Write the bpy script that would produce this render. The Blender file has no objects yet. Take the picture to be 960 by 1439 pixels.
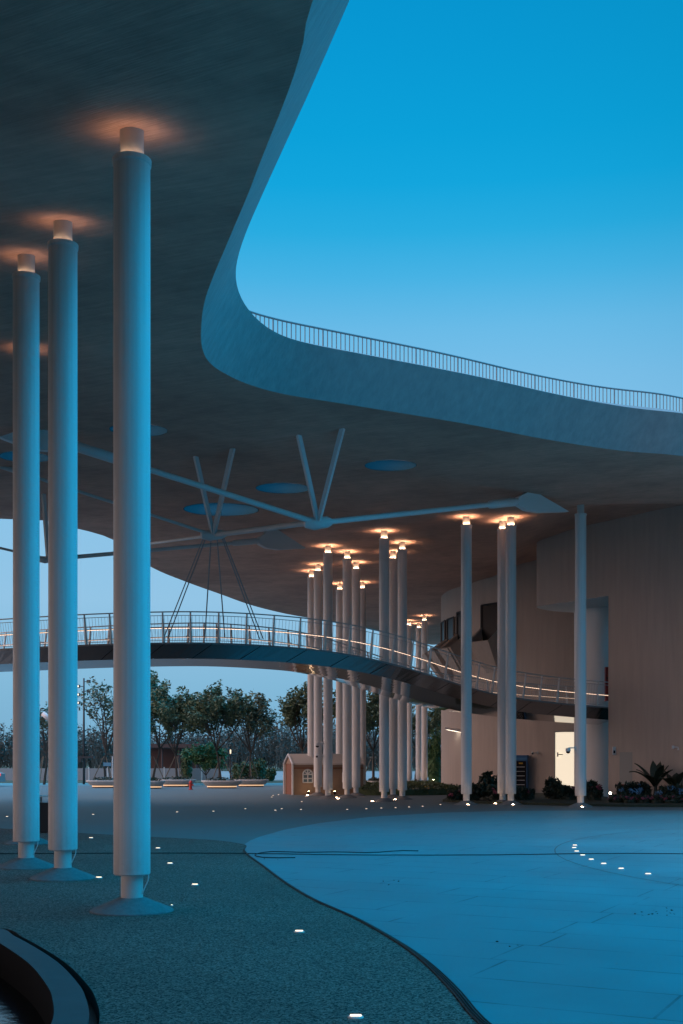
import bpy, bmesh, math, random
import numpy as np
from mathutils import Vector, Matrix, noise
from mathutils.geometry import delaunay_2d_cdt
random.seed(7)
R = math.radians
S = bpy.context.scene
C = S.collection

# ------------------------------------------------------------------ camera
F, U0, V0, HC = 1700.0, 480.0, 1069.0, 1.7          # focal length in photo pixels, principal point, eye height
cam_d = bpy.data.cameras.new('camera')
cam = bpy.data.objects.new('camera', cam_d); C.objects.link(cam)
cam.location = (0, 0, HC); cam.rotation_euler = (R(90), 0, 0)
cam_d.sensor_fit = 'VERTICAL'; cam_d.sensor_height = 36; cam_d.sensor_width = 24
cam_d.lens = F / 1439 * 36
cam_d.shift_y = (V0 - 719.5) / 1439
cam_d.clip_start = 0.1; cam_d.clip_end = 3000
S.camera = cam

ZENITH = 3.8; EAST = 3.2; GLOW = (1.95, 1.05, .66)
# ------------------------------------------------------------------ world (dusk sky)
def lin(r, g, b):
    f = lambda c: (c / 255 / 12.92) if c / 255 <= 0.04045 else ((c / 255 + 0.055) / 1.055) ** 2.4
    return (f(r), f(g), f(b), 1)
W = bpy.data.worlds.new('World'); S.world = W; W.use_nodes = True
nt = W.node_tree; nt.nodes.clear()
o_ = nt.nodes.new('ShaderNodeOutputWorld'); bg = nt.nodes.new('ShaderNodeBackground')
tc = nt.nodes.new('ShaderNodeTexCoord'); sx = nt.nodes.new('ShaderNodeSeparateXYZ')
rp = nt.nodes.new('ShaderNodeValToRGB'); sky = nt.nodes.new('ShaderNodeTexSky')
sky.sky_type = 'NISHITA'; sky.sun_disc = False
sky.sun_elevation = R(-3); sky.sun_rotation = R(250); sky.altitude = 0
hs = nt.nodes.new('ShaderNodeMix'); hs.data_type = 'RGBA'; hs.blend_type = 'ADD'
nt.links.new(tc.outputs['Generated'], sx.inputs[0]); nt.links.new(sx.outputs['Z'], rp.inputs[0])
cr = rp.color_ramp; DEEP = lin(0, 138, 186)
stops = [(0.0, (120, 172, 205)), (0.06, (130, 184, 216)), (0.13, (146, 196, 229)), (0.25, (132, 193, 232)), (0.30, (120, 190, 232)), (0.335, (104, 186, 231)), (0.37, (70, 178, 228)),
         (0.40, (38, 171, 224)), (0.43, (14, 165, 221)), (0.46, (4, 160, 217)), (0.50, (2, 154, 213)), (0.55, (0, 147, 208)), (1.0, (0, 144, 192))]
while len(cr.elements) < len(stops): cr.elements.new(0.5)
for e, (p, c) in zip(cr.elements, stops): e.position = p; e.color = lin(*c)
mr = nt.nodes.new('ShaderNodeMapRange'); mr.interpolation_type = 'SMOOTHSTEP'                # the zenith is brighter than the part in view
mr.inputs['From Min'].default_value = .56; mr.inputs['From Max'].default_value = .85; mr.inputs['To Min'].default_value = 1; mr.inputs['To Max'].default_value = ZENITH
nt.links.new(sx.outputs['Z'], mr.inputs['Value'])
de = nt.nodes.new('ShaderNodeVectorMath'); de.operation = 'DOT_PRODUCT'; de.inputs[1].default_value = (.9, 0, .436); nt.links.new(tc.outputs['Generated'], de.inputs[0])
me_ = nt.nodes.new('ShaderNodeMapRange'); me_.interpolation_type = 'SMOOTHSTEP'; me_.inputs['From Min'].default_value = .47; me_.inputs['From Max'].default_value = .9; me_.inputs['To Min'].default_value = 0; me_.inputs['To Max'].default_value = EAST
nt.links.new(de.outputs['Value'], me_.inputs['Value'])
ad = nt.nodes.new('ShaderNodeMath'); ad.operation = 'ADD'; nt.links.new(mr.outputs['Result'], ad.inputs[0]); nt.links.new(me_.outputs['Result'], ad.inputs[1]); nt.links.new(ad.outputs[0], bg.inputs[1])
dt = nt.nodes.new('ShaderNodeVectorMath'); dt.operation = 'DOT_PRODUCT'; dt.inputs[1].default_value = Vector((-.95, -.32, .08)).normalized()
nt.links.new(tc.outputs['Generated'], dt.inputs[0])
mg = nt.nodes.new('ShaderNodeMapRange'); mg.interpolation_type = 'SMOOTHSTEP'; mg.inputs['From Min'].default_value = .2; mg.inputs['From Max'].default_value = 1.0
nt.links.new(dt.outputs['Value'], mg.inputs['Value'])
gl = nt.nodes.new('ShaderNodeMix'); gl.data_type = 'RGBA'; gl.blend_type = 'ADD'; gl.inputs['B'].default_value = (*GLOW, 1)   # afterglow where the sun went down
hs.inputs['Factor'].default_value = 0.05
sy = nt.nodes.new('ShaderNodeMapRange'); sy.interpolation_type = 'SMOOTHSTEP'; sy.inputs['From Min'].default_value = .50; sy.inputs['From Max'].default_value = .84
dv = nt.nodes.new('ShaderNodeVectorMath'); dv.operation = 'DOT_PRODUCT'; dv.inputs[1].default_value = (-.35, .937, 0); nt.links.new(tc.outputs['Generated'], dv.inputs[0])
nt.links.new(dv.outputs['Value'], sy.inputs['Value'])
dp = nt.nodes.new('ShaderNodeMix'); dp.data_type = 'RGBA'; dp.inputs['A'].default_value = DEEP; nt.links.new(sy.outputs['Result'], dp.inputs['Factor']); nt.links.new(rp.outputs[0], dp.inputs['B'])   # pale only towards the bright horizon ahead
nt.links.new(dp.outputs['Result'], hs.inputs['A']); nt.links.new(sky.outputs[0], hs.inputs['B'])
nt.links.new(hs.outputs['Result'], gl.inputs['A']); nt.links.new(mg.outputs['Result'], gl.inputs['Factor'])
nt.links.new(gl.outputs['Result'], bg.inputs[0]); nt.links.new(bg.outputs[0], o_.inputs[0])
sun_d = bpy.data.lights.new('sun', 'SUN'); sun_d.energy = 0.08; sun_d.angle = R(20); sun_d.color = (1, .93, .85)
sun = bpy.data.objects.new('sun', sun_d); C.objects.link(sun); sun.rotation_euler = (R(84), 0, R(-72))
S.view_settings.view_transform = 'Standard'; S.view_settings.look = 'None'
S.view_settings.exposure = 0.0; S.view_settings.gamma = 1; S.view_settings.use_curve_mapping = False
S.render.engine = 'CYCLES'
S.cycles.use_denoising = True; S.cycles.max_bounces = 8; S.cycles.diffuse_bounces = 5; S.cycles.glossy_bounces = 4
S.cycles.use_light_tree = True; S.cycles.sample_clamp_indirect = 4

# ------------------------------------------------------------------ helpers
def P(u, v, Y): return Vector(((u - U0) * Y / F, Y, HC + (V0 - v) * Y / F))
def G(u, v, z=0.0):
    Y = (HC - z) * F / (v - V0); return Vector(((u - U0) * Y / F, Y, z))
class MB:
    def __init__(s): s.v = []; s.f = []; s.m = []
    def add(s, vs, fs, mi=0):
        b = len(s.v); s.v += [tuple(x) for x in vs]; s.f += [tuple(i + b for i in f) for f in fs]; s.m += [mi] * len(fs)
    def box(s, c, d, rz=0, mi=0):
        q = Matrix.Rotation(rz, 3, 'Z'); c = Vector(c)
        vs = [c + q @ Vector((x * d[0] / 2, y * d[1] / 2, z * d[2] / 2)) for x in (-1, 1) for y in (-1, 1) for z in (-1, 1)]
        s.add(vs, [(0, 1, 3, 2), (4, 6, 7, 5), (0, 4, 5, 1), (2, 3, 7, 6), (0, 2, 6, 4), (1, 5, 7, 3)], mi)
    def tube(s, pts, r, n=8, cap=True, mi=0):
        pts = [Vector(p) for p in pts]; rs = r if isinstance(r, (list, tuple)) else [r] * len(pts)
        rings = []; ref = None
        for i, p in enumerate(pts):
            d = (pts[min(i + 1, len(pts) - 1)] - pts[max(i - 1, 0)]).normalized()
            if ref is None: ref = Vector((0, 0, 1)) if abs(d.z) < .9 else Vector((1, 0, 0))
            a = d.cross(ref).normalized(); b = a.cross(d).normalized(); ref = b
            rings.append([p + (a * math.cos(2 * math.pi * k / n) + b * math.sin(2 * math.pi * k / n)) * rs[i] for k in range(n)])
        vs = [x for q in rings for x in q]; fs = []
        for i in range(len(pts) - 1):
            for k in range(n): fs.append((i * n + k, i * n + (k + 1) % n, (i + 1) * n + (k + 1) % n, (i + 1) * n + k))
        if cap: fs += [tuple(range(n - 1, -1, -1)), tuple((len(pts) - 1) * n + k for k in range(n))]
        s.add(vs, fs, mi)
    def lathe(s, prof, n=48, c=(0, 0, 0), mi=0):
        vs = []; fs = []
        for (r, z) in prof:
            for k in range(n):
                a = 2 * math.pi * k / n; vs.append((c[0] + r * math.cos(a), c[1] + r * math.sin(a), c[2] + z))
        for i in range(len(prof) - 1):
            for k in range(n): fs.append((i * n + k, i * n + (k + 1) % n, (i + 1) * n + (k + 1) % n, (i + 1) * n + k))
        if prof[0][0] > 1e-4: fs.append(tuple(range(n - 1, -1, -1)))
        if prof[-1][0] > 1e-4: fs.append(tuple((len(prof) - 1) * n + k for k in range(n)))
        s.add(vs, fs, mi)
    def strip(s, A, B, mi=0, closed=False):
        n = len(A); vs = list(A) + list(B); m = n if closed else n - 1
        s.add(vs, [(i, (i + 1) % n, n + (i + 1) % n, n + i) for i in range(m)], mi)
    def poly(s, pts, mi=0): s.add(pts, [tuple(range(len(pts)))], mi)
    def prism(s, pts, z0, z1, mi=0):
        n = len(pts); vs = [(p[0], p[1], z0) for p in pts] + [(p[0], p[1], z1) for p in pts]
        s.add(vs, [tuple(range(n - 1, -1, -1)), tuple(range(n, 2 * n))] + [(i, (i + 1) % n, n + (i + 1) % n, n + i) for i in range(n)], mi)
    def build(s, name, mats, parent=None, smooth=False, ang=None):
        me = bpy.data.meshes.new(name); me.from_pydata(s.v, [], s.f)
        for m in (mats if isinstance(mats, (list, tuple)) else [mats]): me.materials.append(m)
        if any(s.m): me.polygons.foreach_set('material_index', s.m)
        if smooth: me.polygons.foreach_set('use_smooth', [True] * len(me.polygons))
        me.update()
        if smooth and ang: me.set_sharp_from_angle(angle=R(ang))
        o = bpy.data.objects.new(name, me); C.objects.link(o)
        if parent: o.parent = parent
        return o
def tag(o, label=None, cat=None, group=None, kind=None):
    for k, x in (('label', label), ('category', cat), ('group', group), ('kind', kind)):
        if x: o[k] = x
    return o
def thing(name, label, cat, loc=(0, 0, 0), rz=0, group=None):
    o = bpy.data.objects.new(name, None); C.objects.link(o); o.location = loc; o.rotation_euler = (0, 0, rz)
    o.empty_display_size = .2
    return tag(o, label, cat, group)
def copy_tree(o, parent=None):
    c = o.copy(); C.objects.link(c); c.parent = parent
    for ch in list(o.children): copy_tree(ch, c)
    return c
def spline(pts, n=8):
    pts = [Vector(p) for p in pts]; out = []
    for i in range(len(pts) - 1):
        a = pts[max(i - 1, 0)]; b = pts[i]; c = pts[i + 1]; d = pts[min(i + 2, len(pts) - 1)]
        for k in range(n):
            t = k / n
            out.append(.5 * ((2 * b) + (c - a) * t + (2 * a - 5 * b + 4 * c - d) * t * t + (3 * b - a - 3 * c + d) * t ** 3))
    out.append(pts[-1]); return out
def resample(pts, step):
    d = [0]
    for a, b in zip(pts, pts[1:]): d.append(d[-1] + (b - a).length)
    n = max(2, int(round(d[-1] / step)) + 1); out = []; j = 0
    for k in range(n):
        t = d[-1] * k / (n - 1)
        while j < len(d) - 2 and d[j + 1] < t: j += 1
        out.append(pts[j].lerp(pts[j + 1], (t - d[j]) / max(1e-6, d[j + 1] - d[j])))
    return out
def offset2d(pts, d):
    out = []
    for i, p in enumerate(pts):
        t = (pts[min(i + 1, len(pts) - 1)] - pts[max(i - 1, 0)]); t.z = 0; t.normalize()
        out.append(Vector((p.x - t.y * d, p.y + t.x * d, p.z)))
    return out

# ------------------------------------------------------------------ materials
def mat(name, col, rough=.6, metal=0, var=None, scale=(1, 1, 1), nscale=4, detail=6, bump=0, bscale=None, spec=.5, emit=None, estr=0, vfac=.5, coat=0):
    m = bpy.data.materials.new(name); m.use_nodes = True; n = m.node_tree; b = n.nodes['Principled BSDF']
    b.inputs['Base Color'].default_value = (*col, 1); b.inputs['Roughness'].default_value = rough; b.inputs['Metallic'].default_value = metal
    b.inputs['Specular IOR Level'].default_value = spec
    if emit: b.inputs['Emission Color'].default_value = (*emit, 1); b.inputs['Emission Strength'].default_value = estr
    if var or bump:
        t = n.nodes.new('ShaderNodeTexCoord'); mp = n.nodes.new('ShaderNodeMapping'); mp.inputs['Scale'].default_value = scale
        n.links.new(t.outputs['Object'], mp.inputs[0])
        nz = n.nodes.new('ShaderNodeTexNoise'); nz.inputs['Scale'].default_value = nscale; nz.inputs['Detail'].default_value = detail
        nz.inputs['Roughness'].default_value = .62
        n.links.new(mp.outputs[0], nz.inputs['Vector'])
        if var:
            r = n.nodes.new('ShaderNodeValToRGB'); r.color_ramp.elements[0].position = .5 - vfac / 2; r.color_ramp.elements[1].position = .5 + vfac / 2
            r.color_ramp.elements[0].color = (*col, 1); r.color_ramp.elements[1].color = (*var, 1)
            n.links.new(nz.outputs['Fac'], r.inputs[0]); n.links.new(r.outputs[0], b.inputs['Base Color'])
        if bump:
            src = nz
            if bscale:
                src = n.nodes.new('ShaderNodeTexNoise'); src.inputs['Scale'].default_value = bscale; src.inputs['Detail'].default_value = 4
                n.links.new(mp.outputs[0], src.inputs['Vector'])
            bp = n.nodes.new('ShaderNodeBump'); bp.inputs['Strength'].default_value = bump; bp.inputs['Distance'].default_value = .02
            n.links.new(src.outputs['Fac'], bp.inputs['Height']); n.links.new(bp.outputs[0], b.inputs['Normal'])
    return m
def emat(name, col, s):
    m = bpy.data.materials.new(name); m.use_nodes = True; n = m.node_tree; b = n.nodes['Principled BSDF']
    b.inputs['Base Color'].default_value = (*col, 1); b.inputs['Emission Color'].default_value = (*col, 1); b.inputs['Emission Strength'].default_value = s
    return m
WARM = (1.0, .50, .24)
M = {}
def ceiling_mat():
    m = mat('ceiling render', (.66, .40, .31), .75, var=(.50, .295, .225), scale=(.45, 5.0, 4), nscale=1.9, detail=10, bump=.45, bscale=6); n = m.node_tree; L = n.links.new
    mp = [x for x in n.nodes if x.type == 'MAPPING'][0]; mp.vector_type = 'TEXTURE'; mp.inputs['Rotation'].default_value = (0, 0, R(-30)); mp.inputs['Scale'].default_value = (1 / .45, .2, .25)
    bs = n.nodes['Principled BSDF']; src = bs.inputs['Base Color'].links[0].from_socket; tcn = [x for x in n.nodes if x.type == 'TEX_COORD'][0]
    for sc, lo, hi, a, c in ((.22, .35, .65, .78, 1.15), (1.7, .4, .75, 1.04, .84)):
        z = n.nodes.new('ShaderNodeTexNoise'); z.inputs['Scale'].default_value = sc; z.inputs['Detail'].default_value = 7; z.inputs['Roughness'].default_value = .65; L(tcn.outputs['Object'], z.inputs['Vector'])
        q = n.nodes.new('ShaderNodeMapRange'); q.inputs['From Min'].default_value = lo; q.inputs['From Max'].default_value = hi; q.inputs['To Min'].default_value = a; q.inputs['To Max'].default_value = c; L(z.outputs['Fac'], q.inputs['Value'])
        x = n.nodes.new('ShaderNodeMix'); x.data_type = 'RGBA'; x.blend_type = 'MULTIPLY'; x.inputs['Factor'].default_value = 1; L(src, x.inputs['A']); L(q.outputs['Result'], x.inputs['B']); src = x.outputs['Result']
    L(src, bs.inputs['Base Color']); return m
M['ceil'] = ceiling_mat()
M['fascia'] = mat('roof edge concrete', (.34, .33, .33), .7, var=(.235, .235, .24), scale=(2.5, 2.5, .5), nscale=2.2, detail=9, bump=.4, bscale=7)
M['rooftop'] = mat('roof top', (.4, .42, .43), .8)
M['col'] = mat('column paint', (.78, .77, .76), .45, var=(.72, .71, .70), nscale=1.5, scale=(3, 3, .4), detail=8, bump=.04, bscale=30)
def splash(m):     # splashed dirt on the lowest part of the shaft and faint runs down the paint
    n = m.node_tree; L = n.links.new; bs = n.nodes['Principled BSDF']; src = bs.inputs['Base Color'].links[0].from_socket
    t = n.nodes.new('ShaderNodeTexCoord'); sp = n.nodes.new('ShaderNodeSeparateXYZ'); L(t.outputs['Object'], sp.inputs[0])
    h = n.nodes.new('ShaderNodeMapRange'); h.inputs['From Min'].default_value = .42; h.inputs['From Max'].default_value = 1.0; h.inputs['To Min'].default_value = .55; h.inputs['To Max'].default_value = 0; L(sp.outputs['Z'], h.inputs['Value'])
    z = n.nodes.new('ShaderNodeTexNoise'); z.inputs['Scale'].default_value = 9; z.inputs['Detail'].default_value = 8; z.inputs['Roughness'].default_value = .7; L(t.outputs['Object'], z.inputs['Vector'])
    k = n.nodes.new('ShaderNodeMath'); k.operation = 'MULTIPLY'; L(h.outputs['Result'], k.inputs[0]); L(z.outputs['Fac'], k.inputs[1])
    x = n.nodes.new('ShaderNodeMix'); x.data_type = 'RGBA'; L(k.outputs[0], x.inputs['Factor']); L(src, x.inputs['A']); x.inputs['B'].default_value = (.22, .21, .19, 1)
    mp = n.nodes.new('ShaderNodeMapping'); mp.inputs['Scale'].default_value = (9, 9, .12); L(t.outputs['Object'], mp.inputs[0])
    v = n.nodes.new('ShaderNodeTexNoise'); v.inputs['Scale'].default_value = 2.2; v.inputs['Detail'].default_value = 6; L(mp.outputs[0], v.inputs['Vector'])
    q = n.nodes.new('ShaderNodeMapRange'); q.inputs['From Min'].default_value = .35; q.inputs['From Max'].default_value = .7; q.inputs['To Min'].default_value = 1.0; q.inputs['To Max'].default_value = .86; L(v.outputs['Fac'], q.inputs['Value'])
    y = n.nodes.new('ShaderNodeMix'); y.data_type = 'RGBA'; y.blend_type = 'MULTIPLY'; y.inputs['Factor'].default_value = 1; L(x.outputs['Result'], y.inputs['A']); L(q.outputs['Result'], y.inputs['B']); L(y.outputs['Result'], bs.inputs['Base Color'])
splash(M['col'])
M['neck'] = mat('column neck paint', (.60, .58, .56), .5)
M['cone'] = mat('concrete foot', (.22, .225, .23), .85, var=(.14, .145, .15), nscale=14, bump=.5, bscale=60)
M['ring'] = emat('uplight', (1.0, .66, .44), 9.5)
M['ringf'] = emat('far uplight', (1.0, .62, .38), 150)
def translucent(name, col):
    m = bpy.data.materials.new(name); m.use_nodes = True; n = m.node_tree; n.nodes.clear()
    o = n.nodes.new('ShaderNodeOutputMaterial'); t = n.nodes.new('ShaderNodeBsdfTranslucent'); t.inputs[0].default_value = (*col, 1)
    d = n.nodes.new('ShaderNodeBsdfDiffuse'); d.inputs[0].default_value = (*col, 1); x = n.nodes.new('ShaderNodeMixShader')
    n.links.new(t.outputs[0], x.inputs[1]); n.links.new(d.outputs[0], x.inputs[2]); x.inputs[0].default_value = .3; n.links.new(x.outputs[0], o.inputs[0]); return m
M['skydisc'] = translucent('frosted skylight panel', (.035, .085, .105))
M['steel'] = mat('white steel', (.78, .78, .78), .4)
M['steeld'] = mat('weathered steel', (.68, .67, .66), .5)
M['cable'] = mat('steel hanger cable', (.30, .30, .30), .45)
M['rail'] = mat('roof rail paint', (.20, .22, .23), .5)
M['brail'] = mat('bridge rail steel', (.55, .54, .53), .4)
M['led'] = emat('led strip', (1.0, .66, .45), 3.0)
M['ledf'] = emat('far led strip', (1.0, .66, .45), 1.2)
M['bpost'] = mat('bridge post steel', (.75, .71, .68), .5)
M['mirror'] = mat('polished bridge steel', (.46, .47, .48), .07, metal=1, bump=.16, bscale=1.1, scale=(1, 1, 1.5))
M['mirrord'] = mat('dark polished bridge steel', (.34, .33, .33), .2, metal=1, bump=.10, bscale=.9)
M['deck'] = mat('bridge deck', (.25, .25, .25), .7)
M['wallb'] = mat('board marked concrete', (.53, .455, .40), .8, var=(.41, .35, .31), scale=(3.4, 3.4, .3), nscale=1.3, detail=12, bump=.3, bscale=4, vfac=.7)
M['soffit'] = mat('white soffit plaster', (.8, .8, .79), .7)
M['recess'] = mat('smooth grey plaster', (.84, .85, .85), .7, var=(.76, .77, .77), nscale=.8, scale=(2, 2, .4))
M['glassd'] = mat('dark window glass', (.01, .012, .015), .35, spec=.15)
M['fdark'] = mat('dark frame', (.03, .03, .032), .5)
M['door'] = emat('lit door', (1.0, .87, .66), .78)
M['trans'] = emat('lit transom', (1.0, .86, .62), 1.1)
M['gdoor'] = mat('grey panel door', (.30, .31, .30), .6)
M['white'] = mat('white plastic', (.7, .7, .7), .4)
M['black'] = mat('black plastic', (.015, .015, .016), .45)
M['blackr'] = mat('black rubber cable', (.012, .013, .014), .6)
M['red'] = mat('red paint', (.45, .03, .025), .4)
M['bluef'] = mat('blue fridge paint', (.03, .13, .30), .4)
M['fin'] = mat('fridge interior', (.10, .12, .14), .5)
M['yel'] = mat('yellow sticker', (.6, .35, .03), .5)
M['glight'] = emat('ground light', (1.0, .72, .48), 2.2)
M['glight2'] = emat('column ground light', (1.0, .62, .36), 70)
M['spot'] = emat('spot lamp', (1.0, .70, .4), 45)
M['spotw'] = emat('spot lamp white', (1.0, .86, .7), 14)
M['mastl'] = emat('mast lens', (1, .85, .65), 1.5)
M['ivory'] = emat('wall lamp lens', (1, .9, .75), 3.0)
M['trunk'] = mat('bark', (.075, .06, .05), .9, var=(.045, .037, .03), nscale=6)
M['leafA'] = mat('leaf green', (.06, .095, .05), .6, var=(.11, .15, .075), nscale=1.2, detail=3)  # crown greens lightened in colour to stand for haze over the far trees
M['leafB'] = mat('leaf olive', (.075, .095, .055), .6, var=(.125, .14, .08), nscale=1.2, detail=3)
M['leafC'] = mat('leaf bright', (.06, .13, .045), .6, var=(.10, .18, .06), nscale=1.5)
M['twig'] = mat('bare twigs', (.06, .066, .058), .9, var=(.04, .048, .042), nscale=.1)
M['hedge'] = mat('hedge leaf', (.05, .085, .035), .6, var=(.08, .11, .04), nscale=3)
M['plant'] = mat('dark plant leaf', (.022, .035, .022), .5, var=(.035, .05, .03), nscale=3)
M['pblue'] = mat('blue hydrangea', (.10, .26, .48), .6, var=(.16, .34, .55), nscale=8)
M['pink'] = mat('pink flower', (.42, .10, .16), .6, var=(.32, .07, .12), nscale=8)
M['soil'] = mat('bed turf', (.02, .028, .018), .9, var=(.035, .045, .025), nscale=6)
M['tent'] = mat('playhouse fabric', (.33, .215, .15), .8, var=(.28, .18, .125), nscale=3)
M['tentd'] = mat('dark playhouse fabric', (.22, .085, .045), .8)
M['tentw'] = mat('playhouse roof', (.55, .52, .48), .8)
M['planter'] = mat('planter bench stone', (.5, .5, .49), .6)
M['fence'] = mat('grey fence mesh', (.27, .29, .31), .5)
M['pole'] = mat('dark pole', (.05, .05, .055), .5)
M['wood'] = mat('stake wood', (.17, .13, .095), .8)
M['pav'] = mat('pavilion red brown', (.075, .04, .035), .8)

# ------------------------------------------------------------------ ceiling height
_cy = np.array([-60, -20, 0, 8, 13.7, 17.5, 19.3, 25, 33, 44.5, 50, 60, 130.])
_cz = np.array([7.4, 7.6, 7.95, 8.3, 8.80, 9.50, 9.78, 10.2, 10.7, 11.05, 11.25, 11.3, 11.4])
_gy = np.linspace(-60, 130, 1901); _gz = np.interp(_gy, _cy, _cz)
_k = np.exp(-.5 * (np.linspace(-3, 3, 41)) ** 2); _k /= _k.sum()
_gz = np.convolve(np.pad(_gz, 20, 'edge'), _k, 'valid')
def sm(t): t = max(0., min(1., t)); return t * t * (3 - 2 * t)
def cz(x, y): return float(np.interp(y, _gy, _gz)) + .75 * sm((x - 7.2) / 3.0) * sm((y - 43.5) / 4.5)
def CE(u, v, dz=0.0):
    Y = 30.
    for _ in range(60):
        z = cz((u - U0) * Y / F, Y) + dz; Y = .5 * Y + .5 * (z - HC) * F / (V0 - v)
    return Vector(((u - U0) * Y / F, Y, cz((u - U0) * Y / F, Y) + dz))

# ------------------------------------------------------------------ canopy roof
lowpx = [(440, 0), (430, 45), (415, 100), (397, 150), (380, 192), (363, 235), (349, 272), (332, 312), (316, 350), (300, 388), (288, 422), (283, 456), (284, 488), (295, 510), (320, 527), (352, 541), (400, 554), (480, 567), (640, 593), (760, 616), (870, 633), (960, 641)]
low = [CE(*p) for p in lowpx]
near = [(2.6, 2.0), (1.35, 5.0), (.45, 8.0)]
far = [(13.2, 38.0), (17.5, 38.6), (23.0, 37.4), (28.5, 33), (30.5, 25), (29.5, 16), (26, 7), (20, -.5), (13, -4), (7, -2.6)]
mk = lambda q: [Vector((x, y, cz(x, y))) for x, y in q]
lowc = mk(near) + low + mk(far)
lowc = spline(lowc + [lowc[0]], 8)
lowc = [Vector((p.x, p.y, cz(p.x, p.y))) for p in lowc]
lowc = resample(lowc, .35)[:-1]
# upper edge leans out over the opening; its rise changes along the edge
NL = len(lowc)
def hgt(p):
    a = 1.5; b = 1.06
    t = sm((p.y - 24.5) / 4.0) if p.x < 12 else 1
    return a + (b - a) * t
upc = []
for i, p in enumerate(lowc):
    t = lowc[(i + 3) % NL] - lowc[i - 3]; t.z = 0; t.normalize()
    nrm = Vector((t.y, -t.x, 0))                                   # towards the opening
    upc.append(Vector((p.x, p.y, p.z + hgt(p))) + nrm * (.66 + .19 * (1 - sm((p.y - 20.5) / 5))))
for _ in range(6): upc = [(upc[i - 1] + upc[i] * 2 + upc[(i + 1) % NL]) / 4 for i in range(NL)]

outpx = [(0, 729), (60, 731), (105, 742), (160, 759), (211, 796), (260, 817), (310, 835), (352, 850), (395, 861), (432, 868), (525, 884), (600, 905)]
outer = [CE(*p) for p in outpx]
outer = [Vector((-46, 20, 0)), Vector((-40, 34, 0)), Vector((-24, 44, 0))] + outer + [Vector(q + (0,)) for q in ((16, 112), (40, 108), (62, 80), (70, 30), (60, -20), (20, -38), (-24, -34), (-44, -8))]
outer = resample(spline(outer + [outer[0]], 6), 1.0)[:-1]
def inside(x, y, poly):
    c = False; n = len(poly); j = n - 1
    for i in range(n):
        a, b = poly[i], poly[j]
        if (a.y > y) != (b.y > y) and x < (b.x - a.x) * (y - a.y) / (b.y - a.y) + a.x: c = not c
        j = i
    return c
SKY = []
for (u, v, w) in ((398, 686, 38), (549, 654, 36), (311, 716, 52), (195, 604, 40), (35, 642, 35)):
    c = CE(u, v, 0); SKY.append((c, w * c.y / F))
ADDED_WELL = (Vector((14.9, 54.4, 0)), 1.9)  # unseen roof hole added to let sky light onto the recess wall
def circ(c, r, n=36): return [Vector((c.x + r * math.cos(2 * math.pi * k / n), c.y + r * math.sin(2 * math.pi * k / n), 0)) for k in range(n)]
def sheet(hole, zf, step=1.2):
    pts = [Vector((p.x, p.y)) for p in hole] + [Vector((p.x, p.y)) for p in outer]
    nh = len(hole); no = len(outer)
    ed = [(i, (i + 1) % nh) for i in range(nh)] + [(nh + i, nh + (i + 1) % no) for i in range(no)]
    for c, r in SKY + [ADDED_WELL]:
        q = circ(c, r); b0 = len(pts); pts += [Vector((p.x, p.y)) for p in q]; ed += [(b0 + i, b0 + (i + 1) % len(q)) for i in range(len(q))]
    hp = np.array([(p.x, p.y) for p in pts])
    inlight = lambda x, y: any((x - c.x) ** 2 + (y - c.y) ** 2 < r * r for c, r in SKY + [ADDED_WELL])
    for x in np.arange(-46, 70, step):
        for y in np.arange(-38, 112, step):
            if inside(x, y, outer) and not inside(x, y, hole) and not inlight(x, y) and np.min((hp[:, 0] - x) ** 2 + (hp[:, 1] - y) ** 2) > (step * .45) ** 2:
                pts.append(Vector((x, y)))
    vo, eo, fo, *_r = delaunay_2d_cdt(pts, ed, [], 0, 1e-5)
    vs = [(p.x, p.y, zf(p.x, p.y)) for p in vo]; fs = []
    for f in fo:
        cx = sum(vo[i].x for i in f) / 3; cy = sum(vo[i].y for i in f) / 3
        if inside(cx, cy, outer) and not inside(cx, cy, hole) and not inlight(cx, cy): fs.append(tuple(f))
    return vs, fs
roof = thing('canopy_roof', 'sweeping curved concrete canopy roof with a round opening to the sky', 'roof', (0, 0, 0))
vs, fs = sheet(lowc, cz)
b = MB(); b.add(vs, [tuple(reversed(f)) for f in fs]); b.build('ceiling', M['ceil'], roof, smooth=True)
b = MB()
rows = [[lowc[i].lerp(upc[i], k / 4) for i in range(NL)] for k in range(5)]
for a, c in zip(rows, rows[1:]): b.strip(a, c, closed=True)
b.build('fascia', M['fascia'], roof, smooth=True)
# rounded coping behind the upper edge, then the roof surface
def shift(pts, d, dz):
    out = []
    n = len(pts)
    for i, p in enumerate(pts):
        t = pts[(i + 3) % n] - pts[i - 3]; t.z = 0; t.normalize()
        out.append(Vector((p.x - t.y * d, p.y + t.x * d, p.z + dz)))
    return out
cop = [upc, shift(upc, .12, .06), shift(upc, .6, .20), shift(upc, 1.0, .40), shift(upc, 1.15, .40), shift(upc, 1.2, .02)]
b = MB()
for a, c in zip(cop, cop[1:]): b.strip(a, c, closed=True)
b.build('coping', M['fascia'], roof, smooth=True, ang=50)
inner = [Vector((p.x, p.y, 0)) for p in cop[-1]][::3]
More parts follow.
